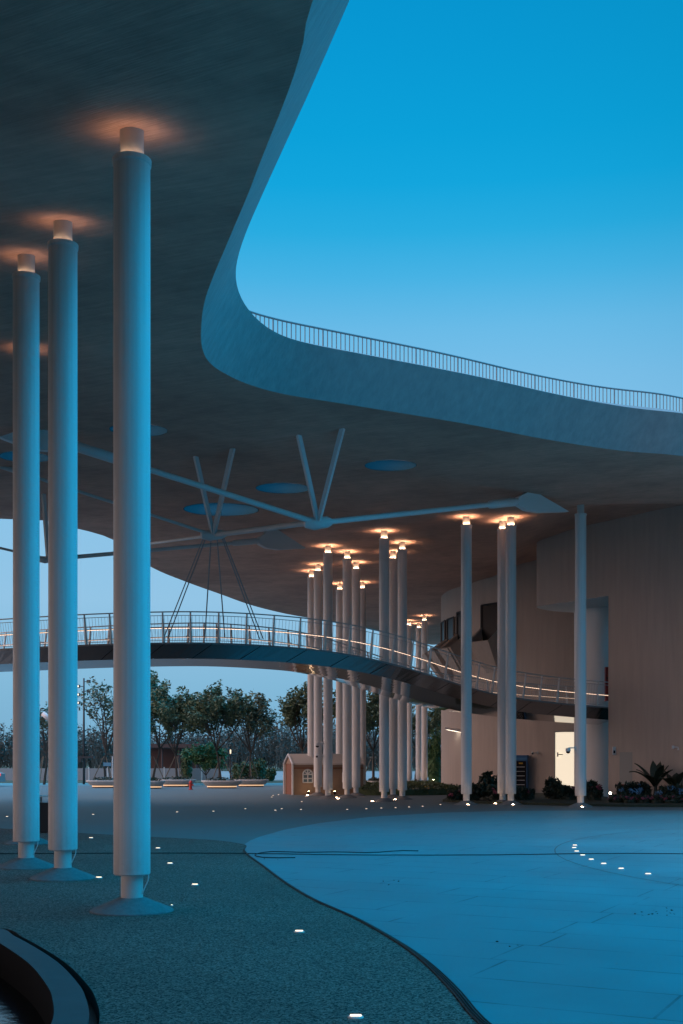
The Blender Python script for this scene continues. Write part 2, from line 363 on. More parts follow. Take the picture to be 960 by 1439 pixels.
# roof surface height: level with the coping foot near the edge, falling to the outer rim
ie = np.array([(p.x, p.y, p.z) for p in cop[-1]])
def rt(x, y):
    d = (ie[:, 0] - x) ** 2 + (ie[:, 1] - y) ** 2; k = int(np.argmin(d)); t = sm(math.sqrt(d[k]) / 14)
    return ie[k, 2] * (1 - t) + (cz(x, y) + .95) * t
vs, fs = sheet(inner, rt, 2.5)
b = MB(); b.add(vs, fs); b.build('roof_top', M['rooftop'], roof, smooth=True)
b = MB(); lo = [Vector((p.x, p.y, cz(p.x, p.y))) for p in outer]; hi = [Vector((p.x, p.y, rt(p.x, p.y))) for p in outer]
mid = [p + Vector((0, 0, .22)) for p in lo]
b.strip(lo, mid, closed=True); b.strip(mid, hi, closed=True); b.build('outer_edge', M['fascia'], roof, smooth=True)
for c, r in SKY:
    q = circ(c, r); lo = [Vector((p.x, p.y, cz(p.x, p.y))) for p in q]; hi = [Vector((p.x, p.y, rt(p.x, p.y))) for p in q]
    b = MB(); b.strip(lo, hi, closed=True); sw = b.build('skylight_shaft', M['soffit'], roof, True)
    q = circ(c, r * 1.02)
    b = MB(); b.poly([Vector((p.x, p.y, cz(p.x, p.y) - .006)) for p in q]); b.build('skylight', M['skydisc'], roof)

# roof railing behind the coping
i0 = min(range(NL), key=lambda i: (upc[i] - Vector((-2.5, 23, 11.5))).length)
i1 = min(range(NL), key=lambda i: (upc[i] - Vector((22.5, 37.6, 12))).length)
rl = shift(upc, 1.42, 0)
path = [rl[i] for i in range(i0, i1)] if i0 < i1 else [rl[i % NL] for i in range(i0, i1 + NL)]
path = [Vector((p.x, p.y, rt(p.x, p.y))) for p in path]
path = resample(path, .135)
rr = thing('roof_railing', 'long pale metal railing with close upright bars along the roof edge', 'railing', path[0])
inv = -path[0]
up = lambda q, dz: [p + inv + Vector((0, 0, dz)) for p in q]
b = MB(); b.tube(up(path[::2], .97), .026, 6); b.build('top_rail', M['rail'], rr, True)
b = MB(); b.tube(up(path[::2], .50), .014, 6); b.build('lower_rail', M['rail'], rr, True)
bay = 11
for k in range(0, len(path) - 1, bay):
    seg = path[k:k + bay + 1]
    b = MB(); b.tube(up(seg[:1], 0) + up(seg[:1], .97), .022, 6); b.build('post', M['rail'], rr)
    b = MB()
    for p in up(seg[1:-1], 0): b.tube([p + Vector((0, 0, .1)), p + Vector((0, 0, .965))], .014, 5)
    b.tube([p + Vector((0, 0, .1)) for p in up(seg, 0)], .012, 5)
    b.build('bar_panel', M['rail'], rr)

# ------------------------------------------------------------------ ground
def tint(m):   # fine + coarse variation on the paving
    return m
def paving(name, colA, colB, gran, rough, bump, joints=False, speck=0):
    m = bpy.data.materials.new(name); m.use_nodes = True; n = m.node_tree; bs = n.nodes['Principled BSDF']; L = n.links.new
    t = n.nodes.new('ShaderNodeTexCoord')
    n1 = n.nodes.new('ShaderNodeTexNoise'); n1.inputs['Scale'].default_value = .35; n1.inputs['Detail'].default_value = 8; n1.inputs['Roughness'].default_value = .65
    n2 = n.nodes.new('ShaderNodeTexNoise'); n2.inputs['Scale'].default_value = gran; n2.inputs['Detail'].default_value = 3
    L(t.outputs['Object'], n1.inputs['Vector']); L(t.outputs['Object'], n2.inputs['Vector'])
    r1 = n.nodes.new('ShaderNodeValToRGB'); r1.color_ramp.elements[0].position = .32; r1.color_ramp.elements[1].position = .7
    r1.color_ramp.elements[0].color = (*colA, 1); r1.color_ramp.elements[1].color = (*colB, 1)
    L(n1.outputs['Fac'], r1.inputs[0]); last = r1.outputs[0]
    if speck:
        r2 = n.nodes.new('ShaderNodeValToRGB'); r2.color_ramp.elements[0].position = .1; r2.color_ramp.elements[1].position = .9
        r2.color_ramp.elements[0].color = (.12, .12, .12, 1); r2.color_ramp.elements[1].color = (2.1, 2.0, 1.9, 1)
        vr = n.nodes.new('ShaderNodeTexVoronoi'); vr.inputs['Scale'].default_value = 75; L(t.outputs['Object'], vr.inputs['Vector'])
        sp_ = n.nodes.new('ShaderNodeSeparateColor'); L(vr.outputs['Color'], sp_.inputs[0]); L(sp_.outputs[0], r2.inputs[0])
        mx = n.nodes.new('ShaderNodeMix'); mx.data_type = 'RGBA'; mx.blend_type = 'MULTIPLY'; mx.inputs['Factor'].default_value = speck
        L(last, mx.inputs['A']); L(r2.outputs[0], mx.inputs['B']); last = mx.outputs['Result']
    if joints:
        mp = n.nodes.new('ShaderNodeMapping'); mp.inputs['Rotation'].default_value = (0, 0, R(27)); L(t.outputs['Object'], mp.inputs[0])
        br = n.nodes.new('ShaderNodeTexBrick'); br.inputs['Scale'].default_value = .28; br.inputs['Mortar Size'].default_value = .0035
        br.inputs['Color1'].default_value = (1, 1, 1, 1); br.inputs['Color2'].default_value = (.94, .94, .94, 1); br.inputs['Mortar'].default_value = (.48, .48, .48, 1)
        br.offset = .37; br.squash = 1.4; L(mp.outputs[0], br.inputs['Vector'])
        n3 = n.nodes.new('ShaderNodeTexNoise'); n3.inputs['Scale'].default_value = 1.3; n3.inputs['Detail'].default_value = 6; L(t.outputs['Object'], n3.inputs['Vector'])
        r3 = n.nodes.new('ShaderNodeValToRGB'); r3.color_ramp.elements[0].position = .36; r3.color_ramp.elements[1].position = .56; L(n3.outputs['Fac'], r3.inputs[0])
        mx = n.nodes.new('ShaderNodeMix'); mx.data_type = 'RGBA'; mx.blend_type = 'MULTIPLY'; L(r3.outputs[0], mx.inputs['Factor'])
        L(last, mx.inputs['A']); L(br.outputs['Color'], mx.inputs['B']); last = mx.outputs['Result']
    L(last, bs.inputs['Base Color']); bs.inputs['Roughness'].default_value = rough; bs.inputs['Specular IOR Level'].default_value = .22
    rr_ = n.nodes.new('ShaderNodeMapRange'); rr_.inputs['To Min'].default_value = rough - .2; rr_.inputs['To Max'].default_value = rough + .2; L(n1.outputs['Fac'], rr_.inputs['Value']); L(rr_.outputs['Result'], bs.inputs['Roughness'])
    bp = n.nodes.new('ShaderNodeBump'); bp.inputs['Strength'].default_value = bump; bp.inputs['Distance'].default_value = .01
    L(n2.outputs['Fac'], bp.inputs['Height']); L(bp.outputs[0], bs.inputs['Normal'])
    return m
M['plaza'] = paving('smooth plaza concrete', (.10, .25, .28), (.135, .325, .36), 40, .5, .08, True)
M['pebble'] = paving('exposed aggregate', (.145, .088, .078), (.21, .13, .115), 110, .85, .5, False, .95)
M['apron'] = paving('shade tinted far paving', (.125, .145, .15), (.175, .205, .21), 25, .6, .1)  # darker than the plaza: canopy shade is put into this colour
M['lawn'] = mat('dull grass', (.045, .055, .028), .95, var=(.075, .08, .045), nscale=.15)
M['gravel'] = mat('pale gravel field', (.30, .31, .31), .9, var=(.2, .21, .2), nscale=.25)
# basin outline (world x, y) used to cut the ground
basin_out = spline([Vector((-5.6, 12.4, 0)), Vector((-4.5, 12.62, 0)), G(0, 1304), G(32, 1317), G(65, 1335), G(95, 1355), G(120, 1380), G(134, 1402), G(139, 1439), Vector((-1.42, 6.4, 0)), Vector((-1.55, 4.9, 0)), Vector((-2.3, 3.4, 0)), Vector((-3.6, 2.7, 0)), Vector((-5.4, 3.0, 0)), Vector((-6.8, 4.8, 0)), Vector((-7.4, 7.6, 0)), Vector((-6.9, 10.6, 0)), Vector((-5.6, 12.4, 0))], 6)[:-1]
def ring_offset(pts, d):
    n = len(pts); out = []
    for i in range(n):
        t = pts[(i + 1) % n] - pts[i - 1]; t.z = 0; t.normalize(); out.append(Vector((pts[i].x + t.y * d, pts[i].y - t.x * d, pts[i].z)))
    return out
# ground sheet: pebble paving around the basin, concrete plaza and far apron as thin sheets above a wide base sheet with a hole for the basin
def holed(outl, hole, z):
    pts = [Vector((p[0], p[1])) for p in outl] + [Vector((p[0], p[1])) for p in hole]; a = len(outl); h = len(hole)
    ed = [(i, (i + 1) % a) for i in range(a)] + [(a + i, a + (i + 1) % h) for i in range(h)]
    vo, eo, fo, *_ = delaunay_2d_cdt(pts, ed, [], 0, 1e-6)
    O = [Vector((p[0], p[1], 0)) for p in outl]; H = [Vector((p[0], p[1], 0)) for p in hole]; out = []
    for f in fo:
        cx = sum(vo[i].x for i in f) / len(f); cy = sum(vo[i].y for i in f) / len(f)
        if inside(cx, cy, O) and not inside(cx, cy, H): out.append(tuple(f))
    return [(p.x, p.y, z) for p in vo], out
b = MB(); b.add(*holed([(-1500, -300), (1500, -300), (1500, 2500), (-1500, 2500)], basin_out, -.012)); tag(b.build('ground', M['lawn']), kind='structure')
seam = [G(*p) for p in ((215, 1176), (300, 1180.5), (340, 1186), (346, 1190), (343, 1195), (350, 1203), (368, 1216), (400, 1240), (440, 1264), (500, 1291), (560, 1325), (600, 1354), (640, 1393), (680, 1439))]
seamc = spline(seam + [Vector((1.15, 6.6, 0)), Vector((1.6, 5, 0)), Vector((2.4, 2, 0)), Vector((4, -4, 0))], 6)
left = [G(0, 1164), G(120, 1171)]
pebble = [Vector((-40, -20, 0)), Vector((-40, 34, 0)), Vector((-14, 31.5, 0))] + left + seamc + [Vector((6, -20, 0))]
pebble = pebble[::-1]
b = MB(); b.add(*holed(pebble, basin_out, 0.0)); tag(b.build('pebble_paving', M['pebble']), kind='structure')
# plaza of smooth concrete: everything else out to the apron
arc = [G(*p) for p in ((352, 1181), (366, 1175.5), (400, 1166), (450, 1156.5), (520, 1148), (620, 1142), (720, 1139.5))]  # edge of the paving darkened to stand for canopy shade
apr = [G(-400, 1140), G(0, 1139.5), G(300, 1139), G(600, 1138.5), G(820, 1139), G(960, 1139), G(1400, 1142)]
tip = min(range(len(seamc)), key=lambda k: (seamc[k] - G(345, 1187)).length)
plaza = [Vector((6, -20, 0))] + seamc[:tip - 1:-1] + arc + apr[4:] + [Vector((60, 40, 0)), Vector((60, -20, 0))]
plaza = plaza[::-1]
vo = [Vector((p.x, p.y)) for p in plaza]; n_ = len(vo)
q = delaunay_2d_cdt(vo, [(i, (i + 1) % n_) for i in range(n_)], [], 0, 1e-6)
fs = [tuple(f) for f in q[2] if inside(sum(q[0][i].x for i in f) / 3, sum(q[0][i].y for i in f) / 3, plaza)]
b = MB(); b.add([(p.x, p.y, .0) for p in q[0]], fs); tag(b.build('plaza', M['plaza']), kind='structure')
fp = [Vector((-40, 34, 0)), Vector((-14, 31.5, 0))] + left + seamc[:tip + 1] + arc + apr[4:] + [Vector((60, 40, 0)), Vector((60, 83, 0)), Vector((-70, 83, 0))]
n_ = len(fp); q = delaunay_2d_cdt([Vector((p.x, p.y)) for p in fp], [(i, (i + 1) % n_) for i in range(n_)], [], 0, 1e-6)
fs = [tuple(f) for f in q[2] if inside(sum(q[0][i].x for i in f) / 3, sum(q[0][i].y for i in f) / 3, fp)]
b = MB(); b.add([(p.x, p.y, .0) for p in q[0]], fs); tag(b.build('shade_tinted_paving', M['apron']), kind='structure')
b = MB(); b.poly([(-160, 108, 0), (30, 104, 0), (30, 195, 0), (-160, 205, 0)]); tag(b.build('gravel_field', M['gravel']), kind='structure')
b = MB(); b.poly([(-90, 83.02, .0), (80, 83.02, .0), (80, 92, .0), (-90, 92, .0)]); tag(b.build('road', M['plaza']), kind='structure')

# scored circle in the plaza
pa, pb, pc = G(784, 1189), G(960, 1164), G(960, 1245)
ax, ay, bx, by, cx, cy = pa.x, pa.y, pb.x, pb.y, pc.x, pc.y
D = 2 * (ax * (by - cy) + bx * (cy - ay) + cx * (ay - by))
ox = ((ax**2 + ay**2) * (by - cy) + (bx**2 + by**2) * (cy - ay) + (cx**2 + cy**2) * (ay - by)) / D
oy = ((ax**2 + ay**2) * (cx - bx) + (bx**2 + by**2) * (ax - cx) + (cx**2 + cy**2) * (bx - ax)) / D
cr_ = math.hypot(ax - ox, ay - oy)
b = MB(); n = 96
A = [(ox + (cr_ - .013) * math.cos(2 * math.pi * k / n), oy + (cr_ - .013) * math.sin(2 * math.pi * k / n), .004) for k in range(n)]
B = [(ox + (cr_ + .013) * math.cos(2 * math.pi * k / n), oy + (cr_ + .013) * math.sin(2 * math.pi * k / n), .004) for k in range(n)]
b.strip(A, B, closed=True); tag(b.build('paving_joint', mat('joint', (.17, .17, .17), .8)), kind='structure')
# slot drain following the paving seam
b = MB(); ss = resample(seamc[5:], .2); b.strip([p + Vector((0, 0, .004)) for p in offset2d(ss, -.009)], [p + Vector((0, 0, .004)) for p in offset2d(ss, .009)])
tag(b.build('drain_strip', mat('drain slot', (.045, .047, .05), .6)), kind='structure')
# ------------------------------------------------------------------ basin
slot = ring_offset(basin_out, 0.05)
cop_o = ring_offset(basin_out, .07); cop_i = ring_offset(basin_out, .30)
bas = thing('water_basin', 'sunken curved water basin with smooth stone coping at the lower left', 'basin', (0, 0, 0))
Z = lambda pts, z: [Vector((p.x, p.y, z)) for p in pts]
b = MB(); b.strip(Z(basin_out, 0), Z(basin_out, -.12), closed=True); b.strip(Z(basin_out, -.12), Z(cop_o, -.12), closed=True); b.build('slot', M['black'], bas)
b = MB(); b.strip(Z(cop_o, -.12), Z(cop_o, .012), closed=True); b.strip(Z(cop_o, .012), Z(cop_i, .012), closed=True); b.build('coping', mat('basin stone', (.10, .105, .11), .5, var=(.07, .075, .08), nscale=3, spec=.2), bas)
b = MB(); b.strip(Z(cop_i, .012), Z(cop_i, -.6), closed=True); b.poly(Z(cop_i, -.6)); b.build('basin_lining', mat('basin lining', (.010, .012, .014), .95, spec=.08), bas)
b = MB(); b.poly(Z(ring_offset(basin_out, .295), -.30)); tag(b.build('water', mat('basin water', (.004, .012, .018), .12, bump=.35, bscale=5, spec=.3)), kind='structure')

# ------------------------------------------------------------------ columns
def make_column(px, vceil, vbase, label, Y=None, lit=True, wire=True):
    if Y is None:
        Y = 50.
        for _ in range(60):
            x = (px - U0) * Y / F; Y = .5 * Y + .5 * (cz(x, Y) - HC) * F / (V0 - vceil)
    x = (px - U0) * Y / F; zt = cz(x, Y); r = .207
    o = thing('column', label, 'column', (x, Y, 0), group='round white columns carrying the canopy')
    sh = MB(); st = zt - .33
    sh.lathe([(r - .012, .41), (r, .424), (r, st - .07), (r + .012, st - .055), (r + .014, st), (r - .012, st), (r - .014, st - .05), (.01, st - .05)], 56)
    sh.build('shaft', M['col'], o, True, 35)
    nb = MB(); nb.lathe([(.134, st - .06), (.134, zt + .06)], 40); nb.build('upper_neck', M['neck'], o, True, 40)
    nb = MB(); nb.lathe([(.125, .11), (.125, .45)], 40); nb.build('lower_neck', M['neck'], o, True, 40)
    cb = MB(); cb.lathe([(.47, -.005), (.468, .012), (.44, .028), (.15, .150), (.14, .155)], 56); cb.build('concrete_foot', M['cone'], o, True, 50)
    if lit:
        lb = MB(); n = 40
        A = [(.142 * math.cos(2 * math.pi * k / n), .142 * math.sin(2 * math.pi * k / n), st - .03) for k in range(n)]
        B = [(.185 * math.cos(2 * math.pi * k / n), .185 * math.sin(2 * math.pi * k / n), st - .03) for k in range(n)]
        lb.strip(A, B, closed=True); lb.build('uplight_ring', M['ring' if Y < 30 else 'ringf'], o)
    if wire:
        wb = MB(); wb.tube(spline([(.19, -.02, .43), (.19, -.03, .36), (.15, -.04, .26), (.125, -.04, .20)], 5), .007, 5); wb.build('wire', M['white'], o, True)
    return o
cols = {}
cols['n1'] = make_column(185.5, 0, 0, 'largest white column, nearest to the camera, with glowing neck under dark ceiling', Y=13.7)
cols['n2'] = make_column(88.5, 0, 0, 'white column just left of the largest column, second nearest', Y=17.5)
cols['n3'] = make_column(37, 0, 0, 'leftmost white column, close to the left picture edge', Y=19.3)
cols['n4'] = make_column(40, 0, 0, 'white column almost wholly hidden behind the leftmost column, foot peeping out', Y=24.9, wire=False)
for k, u, v, l in (
    ('c1', 438, 802, 'leftmost slim white column of the far cluster, beside the playhouse'),
    ('c2', 447, 793, 'white column of the far cluster half hidden behind the camera-bearing column'),
    ('c3', 461, 767, 'white column of the far cluster with two security cameras on it'),
    ('c4', 477.5, 820, 'short looking white column between the camera-bearing column and the next tall one'),
    ('c5', 488, 775, 'tallest white column in the middle trio of the far cluster'),
    ('c6', 500.5, 790, 'white column right of the tallest in the middle trio of the far cluster'),
    ('c7', 509, 818, 'rightmost slim white column of the middle trio, standing farther back'),
    ('c8', 540, 746, 'front left white column of the trio right of centre, before the bridge mirror'),
    ('c9', 552.5, 775, 'middle white column of the trio right of centre, set back'),
    ('c10', 565.5, 762, 'right hand white column of the trio right of centre'),
    ('c11', 575, 872, 'distant thin white column just right of the central trio'),
    ('c12', 588.5, 876, 'left one of the two pale distant columns on the hedge'),
    ('c13', 596.5, 865, 'right one of the two pale distant columns on the hedge'),
    ('c14', 655.5, 726, 'single white column before the grey drum wall and wall lamp'),
    ('c15', 706.5, 732, 'rear column of the close pair beside the drinks fridge'),
    ('c16', 718, 727, 'front column of the close pair beside the drinks fridge')):
    cols[k] = make_column(u, v, 0, l, wire=False)
cols['c17'] = make_column(816, 712, 0, 'white column with unlit neck in front of the lit door', Y=44.5, lit=False, wire=False)

# ------------------------------------------------------------------ suspension rods under the ceiling
def truss(name, node, struts, rods, cables, label, nr=.17, m=None):
    m = m or M['steel']
    o = thing(name, label, 'truss', node, group='steel suspension trusses under the ceiling')
    L = lambda p: Vector(p) - Vector(node)
    b = MB(); b.tube([(-.42, .0, .02), (-.36, 0, .02), (-.12, 0, -.02), (.28, 0, .03), (.42, 0, .04)], [nr * .55, nr, nr * 1.15, nr, nr * .55], 16); b.build('node', m, o, True, 40)
    for s in struts:
        a = L(s); b = MB(); d = a.normalized()
        b.tube([(0, 0, 0), a + d * .1], .085, 4); b.build('strut', m, o)
    for (e, r, sleeve, fin) in rods:
        a = L(e); b = MB(); b.tube([(0, 0, 0), a], r, 14); ro = b.build('rod', m, o, True, 40)
        d = a.normalized()
        if sleeve:
            b = MB(); s0 = a - d * sleeve; b.tube([s0, s0 + d * .08, s0 + d * .25, a - d * .2, a - d * .12, a], [r * 1.1, r * 1.55, r * 1.7, r * 1.7, r * 1.25, r * 1.25], 16); b.build('sleeve', m, o, True, 40)
        if fin:
            b = MB(); h = Vector((d.x, d.y, 0)).normalized(); sd = Vector((-h.y, h.x, 0)); ez = cz(e[0], e[1]) - e[2]
            pr = [(-.05, -.14), (.35, -.26), (1.0, -.26), (fin * 1.3, -.02), (.85, max(.42, ez + .06)), (.5, max(.42, ez + .06)), (.2, .26), (-.05, .14)]
            A = [a + h * x + Vector((0, 0, z)) + sd * .10 for x, z in pr]; B = [p - sd * .20 for p in A]; n = len(pr)
            b.add(A + B, [tuple(range(n)), tuple(range(2 * n - 1, n - 1, -1))] + [(i, n + i, n + (i + 1) % n, (i + 1) % n) for i in range(n)]); b.build('anchor_plate', m, o)
    for (s, e) in cables:
        b = MB(); b.tube([L(s), L(e)], .021, 6); b.build('hanger_cable', M['cable'], o)
    return o
nA = P(447, 735, 36); nB = P(300, 752, 39.5); nC = P(68, 786, 43)
eA = P(728, 701, 41.6); eA.z = min(eA.z, cz(eA.x, eA.y) - .35)
eL = P(95, 620, 33.2); eL.z = min(eL.z, cz(eL.x, eL.y) - .3)
truss('suspension_truss', nA, [CE(420, 612), CE(481, 603)], [(eA, .085, 1.5, 2.0), (eL, .085, 1.6, 1.4)], [], 'nearest steel truss node hung on two slanting struts, pale rods to both sides')
eB = P(-8, 652, 37.6)
def roofpt(u, v, Y, dz):
    p = P(u, v, Y); p.z = min(p.z, cz(p.x, p.y) - dz); return p
e3 = roofpt(364, 760, 49.5, .45)
truss('suspension_truss', nB, [CE(275, 642), CE(327, 631)], [(nA - Vector((.3, 0, 0)), .085, 0, 0), (eB, .05, 1.2, 0), (CE(178, 768, -.05), .055, 0, 0)],
      [(nB + Vector((-.33, 0, -.1)), P(230, 897, 43.2)), (nB + Vector((-.25, 0, -.1)), P(236, 897, 43.2)), (nB + Vector((-.08, 0, -.1)), P(288, 897, 43.1)), (nB + Vector((.12, 0, -.1)), P(316, 896, 43.1)), (nB + Vector((.28, 0, -.1)), P(365, 898, 43.3)), (nB + Vector((.34, 0, -.1)), P(370, 898, 43.4))],
      'grey steel truss node with thin cables down to the footbridge', .15, M['steeld'])
truss('suspension_truss', nC, [CE(61, 694), CE(92, 690)], [(e3, .075, 1.4, 1.9), (P(-60, 756, 43), .045, 0, 0)], [], 'far steel truss node at left against the sky, between white columns', .11, M['steeld'])

# ------------------------------------------------------------------ footbridge
bp = [(-150, 921, 49.5), (-80, 916, 47), (0, 911.5, 45), (110, 906, 43.7), (210, 903, 43), (300, 902.5, 42.8), (400, 908, 43.5), (470, 915, 44.3), (541, 929, 45.4), (590, 943, 46.6), (648, 962, 48.3), (700, 976, 50), (770, 986, 52.0), (825, 991, 52.8), (862, 994, 53.0)]
edge = resample(spline([P(*p) for p in bp], 8), .25)
for _ in range(30): edge = [edge[0]] + [(edge[i - 1] + edge[i] * 2 + edge[i + 1]) / 4 for i in range(1, len(edge) - 1)] + [edge[-1]]
BW = 3.3
cen = edge[len(edge) // 3]; br = thing('footbridge', 'curved suspended footbridge with mirror polished underside and lit railings', 'footbridge', cen)
lo_ = lambda q, dz=0: [p - cen + Vector((0, 0, dz)) for p in q]
fare = offset2d(edge, BW)
in1 = offset2d(edge, .16); in2 = offset2d(edge, BW - .16)
b = MB(); b.strip(lo_(edge), lo_(fare)); b.strip(lo_(edge, -.06), lo_(edge)); b.strip(lo_(fare), lo_(fare, -.06)); b.strip(lo_(edge, -.06), lo_(fare, -.06)); b.build('deck', M['deck'], br)
rnd = random.Random(3)
stp = 7
for sgn, a, c in ((1, edge, in1), (-1, fare, in2)):
    k = 0
    while k < len(edge) - 1:
        j = min(k + stp, len(edge) - 1); sl = 3 if sgn == 1 else 0
        k2, j2 = max(k - sl, 0), max(j - sl, 0)
        if j == len(edge) - 1: j2 = j
        nseg = 6; ta = [a[int(round(k + (j - k) * t / nseg))] for t in range(nseg + 1)]; tb = [c[int(round(k2 + (j2 - k2) * t / nseg))] for t in range(nseg + 1)]
        g = .012; off = [rnd.uniform(-.008, .008) for _ in range(2)]
        A = [p - cen + Vector((0, 0, -.062)) for p in ta]; B = [p - cen + Vector((0, off[0], -.56 + off[1] * .3)) for p in tb]
        A[0] = A[0].lerp(A[1], .16); B[0] = B[0].lerp(B[1], .16)
        b = MB(); b.strip(A, B); b.build('fascia_panel', M['mirrord'] if sgn == 1 else M['mirror'], br)
        k = j
b = MB(); i3 = offset2d(edge, BW * .5)
b.strip(lo_(in1, -.565), lo_(i3, -.72)); b.strip(lo_(i3, -.72), lo_(in2, -.565)); b.build('soffit', M['mirror'], br, False)
b = MB(); bi1 = offset2d(edge, .22); bi2 = offset2d(edge, BW - .22)
b.strip(lo_(offset2d(edge, .05), -.07), lo_(bi1, -.55)); b.build('backing', M['black'], br)
def bridge_rail(base, lean, lab):
    h = 1.07
    out = offset2d(base, -lean * .16); midp = offset2d(base, -lean * .08)
    b = MB(); b.tube(lo_(out, h), .024, 6); r = b.build('railing', M['brail'], br, True)
    b = MB(); b.tube(lo_(out, h - .13), .012, 5); b.build('second_rail', M['brail'], r, True)
    inn = offset2d(base, lean * .0)
    b = MB(); b.tube(lo_(offset2d(base, lean * .02), .53), .017, 6); b.build('handrail', M['brail'], r, True)
    b = MB(); b.tube(lo_(offset2d(base, lean * .02), .507), .006, 5); b.build('led_strip', M['led' if lab == 'near' else 'ledf'], r)
    b = MB(); b.tube(lo_(base, .07), .010, 5); b.build('bottom_rail', M['brail'], r, True)
    for k in range(0, len(base), 4):
        p, q = base[k] - cen, out[k] - cen + Vector((0, 0, h))
        b = MB(); d = (q - p)
        b.tube([p, p + d], [.05, .03], 4)
        hb = offset2d(base, lean * .02)[k] - cen + Vector((0, 0, .535)); dv = offset2d(base, lean * .16)[k] - cen + Vector((0, 0, .53)); b.tube([hb - (dv - hb) * .4, dv], .03, 4); b.build('post', M['bpost'], r)
        if k + 4 < len(base):
            b = MB()
            for s in range(8):
                t = k + 4 * (s + .5) / 8; i = int(t); f = t - i
                a = base[i].lerp(base[min(i + 1, len(base) - 1)], f) - cen; c = out[i].lerp(out[min(i + 1, len(base) - 1)], f) - cen
                a = a + Vector((0, 0, .06)); c = c + Vector((0, 0, h - .13)); a = a.lerp(c, 0)
                b.tube([a, c], .0055, 4, cap=False)
            b.build('bar_panel', M['brail'], r)
    return r
bridge_rail(offset2d(edge, .06), 1, 'near'); bridge_rail(offset2d(edge, BW - .06), -1, 'far')

# ------------------------------------------------------------------ building
bd = thing('curved_building', 'brown board marked concrete building with drum tower and overhang', 'building', (0, 0, 0))
DX, DY, DR = 17.0, 70.6, 11.15
def drum_at(u):                                       # where the sight line of a column meets the drum
    k = (u - U0) / F; a = k * k + 1; bb = -2 * (k * DX + DY); c = DX * DX + DY * DY - DR * DR
    disc = max(0, bb * bb - 4 * a * c); Y = (-bb - math.sqrt(disc)) / (2 * a); return math.atan2(Y - DY, k * Y - DX)
b = MB(); n = 128
A = [Vector((DX + DR * math.cos(2 * math.pi * k / n), DY + DR * math.sin(2 * math.pi * k / n), 0)) for k in range(n)]
b.strip(A, [Vector((p.x, p.y, cz(p.x, p.y) + .12)) for p in A], closed=True); b.build('drum_wall', M['wallb'], bd, True)
n0, nk = Vector((9.05, 55.6, 0)), Vector((11.47, 52.0, 0))
fac = spline([nk, Vector((12.55, 50.2, 0)), Vector((13.7, 48.4, 0)), Vector((15.4, 45.2, 0)), Vector((18, 41.5, 0)), Vector((24, 37.5, 0)), Vector((34, 37, 0))], 8)
back = [p + Vector((.35, .25, 0)) for p in fac]
b = MB(); tz = lambda q: [Vector((p.x, p.y, cz(p.x, p.y) + .12)) for p in q]
b.strip(fac, tz(fac)); b.strip(back, tz(back)); b.strip([fac[0], back[0]], tz([fac[0], back[0]])); b.build('facade_wall', M['wallb'], bd, True, 40)
ZU = 8.8
nose = [nk, nk.lerp(n0, .3), nk.lerp(n0, .6), nk.lerp(n0, .85), n0, n0 + Vector((-.02, .35, 0)), n0 + Vector((.15, .85, 0)), n0 + Vector((.55, 1.4, 0)), n0 + Vector((1.2, 2.0, 0)), n0 + Vector((2.2, 2.5, 0)), Vector((12.75, 58.3, 0)), Vector((12.75, 52.3, 0))]
nose = [nk] + spline(nose[3:10], 4) + nose[10:]
b = MB(); b.strip([Vector((p.x, p.y, ZU)) for p in nose], tz(nose), closed=False); b.build('overhang_wall', M['wallb'], bd, True, 50)
b = MB(); b.poly([Vector((p.x, p.y, ZU + .003)) for p in nose]); b.build('overhang_soffit', M['soffit'], bd)
rec = spline([Vector((11.15, 58.0, 0)), Vector((11.17, 56.8, 0)), Vector((11.5, 56.2, 0)), Vector((12.2, 55.9, 0)), Vector((13.6, 56.3, 0)), Vector((17.2, 57.6, 0))], 6)
b = MB(); b.strip(rec, [Vector((p.x, p.y, ZU)) for p in rec]); b.build('recess_wall', M['recess'], bd, True)
# window with a tapering hopper hood under it
def hood(u, wid, zb, zm, zt, outl, name='window_hood'):
    a = drum_at(u) if not isinstance(u, tuple) else u[0]
    nrm = Vector((math.cos(a), math.sin(a), 0)); tg = Vector((-nrm.y, nrm.x, 0)); c = Vector((DX, DY, 0)) + nrm * (DR - .05)
    pt = lambda s, o, z: c + tg * s + nrm * o + Vector((0, 0, z))
    w = wid / 2
    b = MB(); b.add([pt(-w, .07, zm), pt(w, .07, zm), pt(w, .07, zt), pt(-w, .07, zt), pt(-w, -.1, zm), pt(w, -.1, zm), pt(w, -.1, zt), pt(-w, -.1, zt)], [(0, 1, 2, 3), (0, 4, 5, 1), (1, 5, 6, 2), (2, 6, 7, 3), (3, 7, 4, 0)])
    wo = b.build('window', M['glassd'], bd)
    b = MB()
    for s in (-w, w): b.tube([pt(s, .09, zm), pt(s, .09, zt)], .05, 4)
    b.tube([pt(-w, .09, zt), pt(w, .09, zt)], .05, 4); b.build('frame', M['fdark'], wo)
    b = MB(); t = .07; nw = w * .55; zs = zm + (zt - zm) * .45
    # outer face, two cheeks, inner dark faces
    V = [pt(-w, outl, zm), pt(w, outl, zm), pt(nw, .05, zb), pt(-nw, .05, zb), pt(-w, .05, zs), pt(w, .05, zs),
         pt(-w + t, outl - t, zm), pt(w - t, outl - t, zm), pt(w - t, .09, zs - .1), pt(-w + t, .09, zs - .1), pt(-w + t, .09, zm - .5), pt(w - t, .09, zm - .5)]
    b.add(V, [(0, 1, 2, 3), (0, 3, 4), (1, 5, 2), (0, 6, 7, 1), (6, 10, 11, 7), (0, 4, 9, 6), (1, 7, 8, 5), (6, 9, 10), (7, 11, 8)])
    b.build('window_hopper', M['wallb'], wo)
hood(692, 1.65, 6.35, 7.95, 10.0, 1.15)
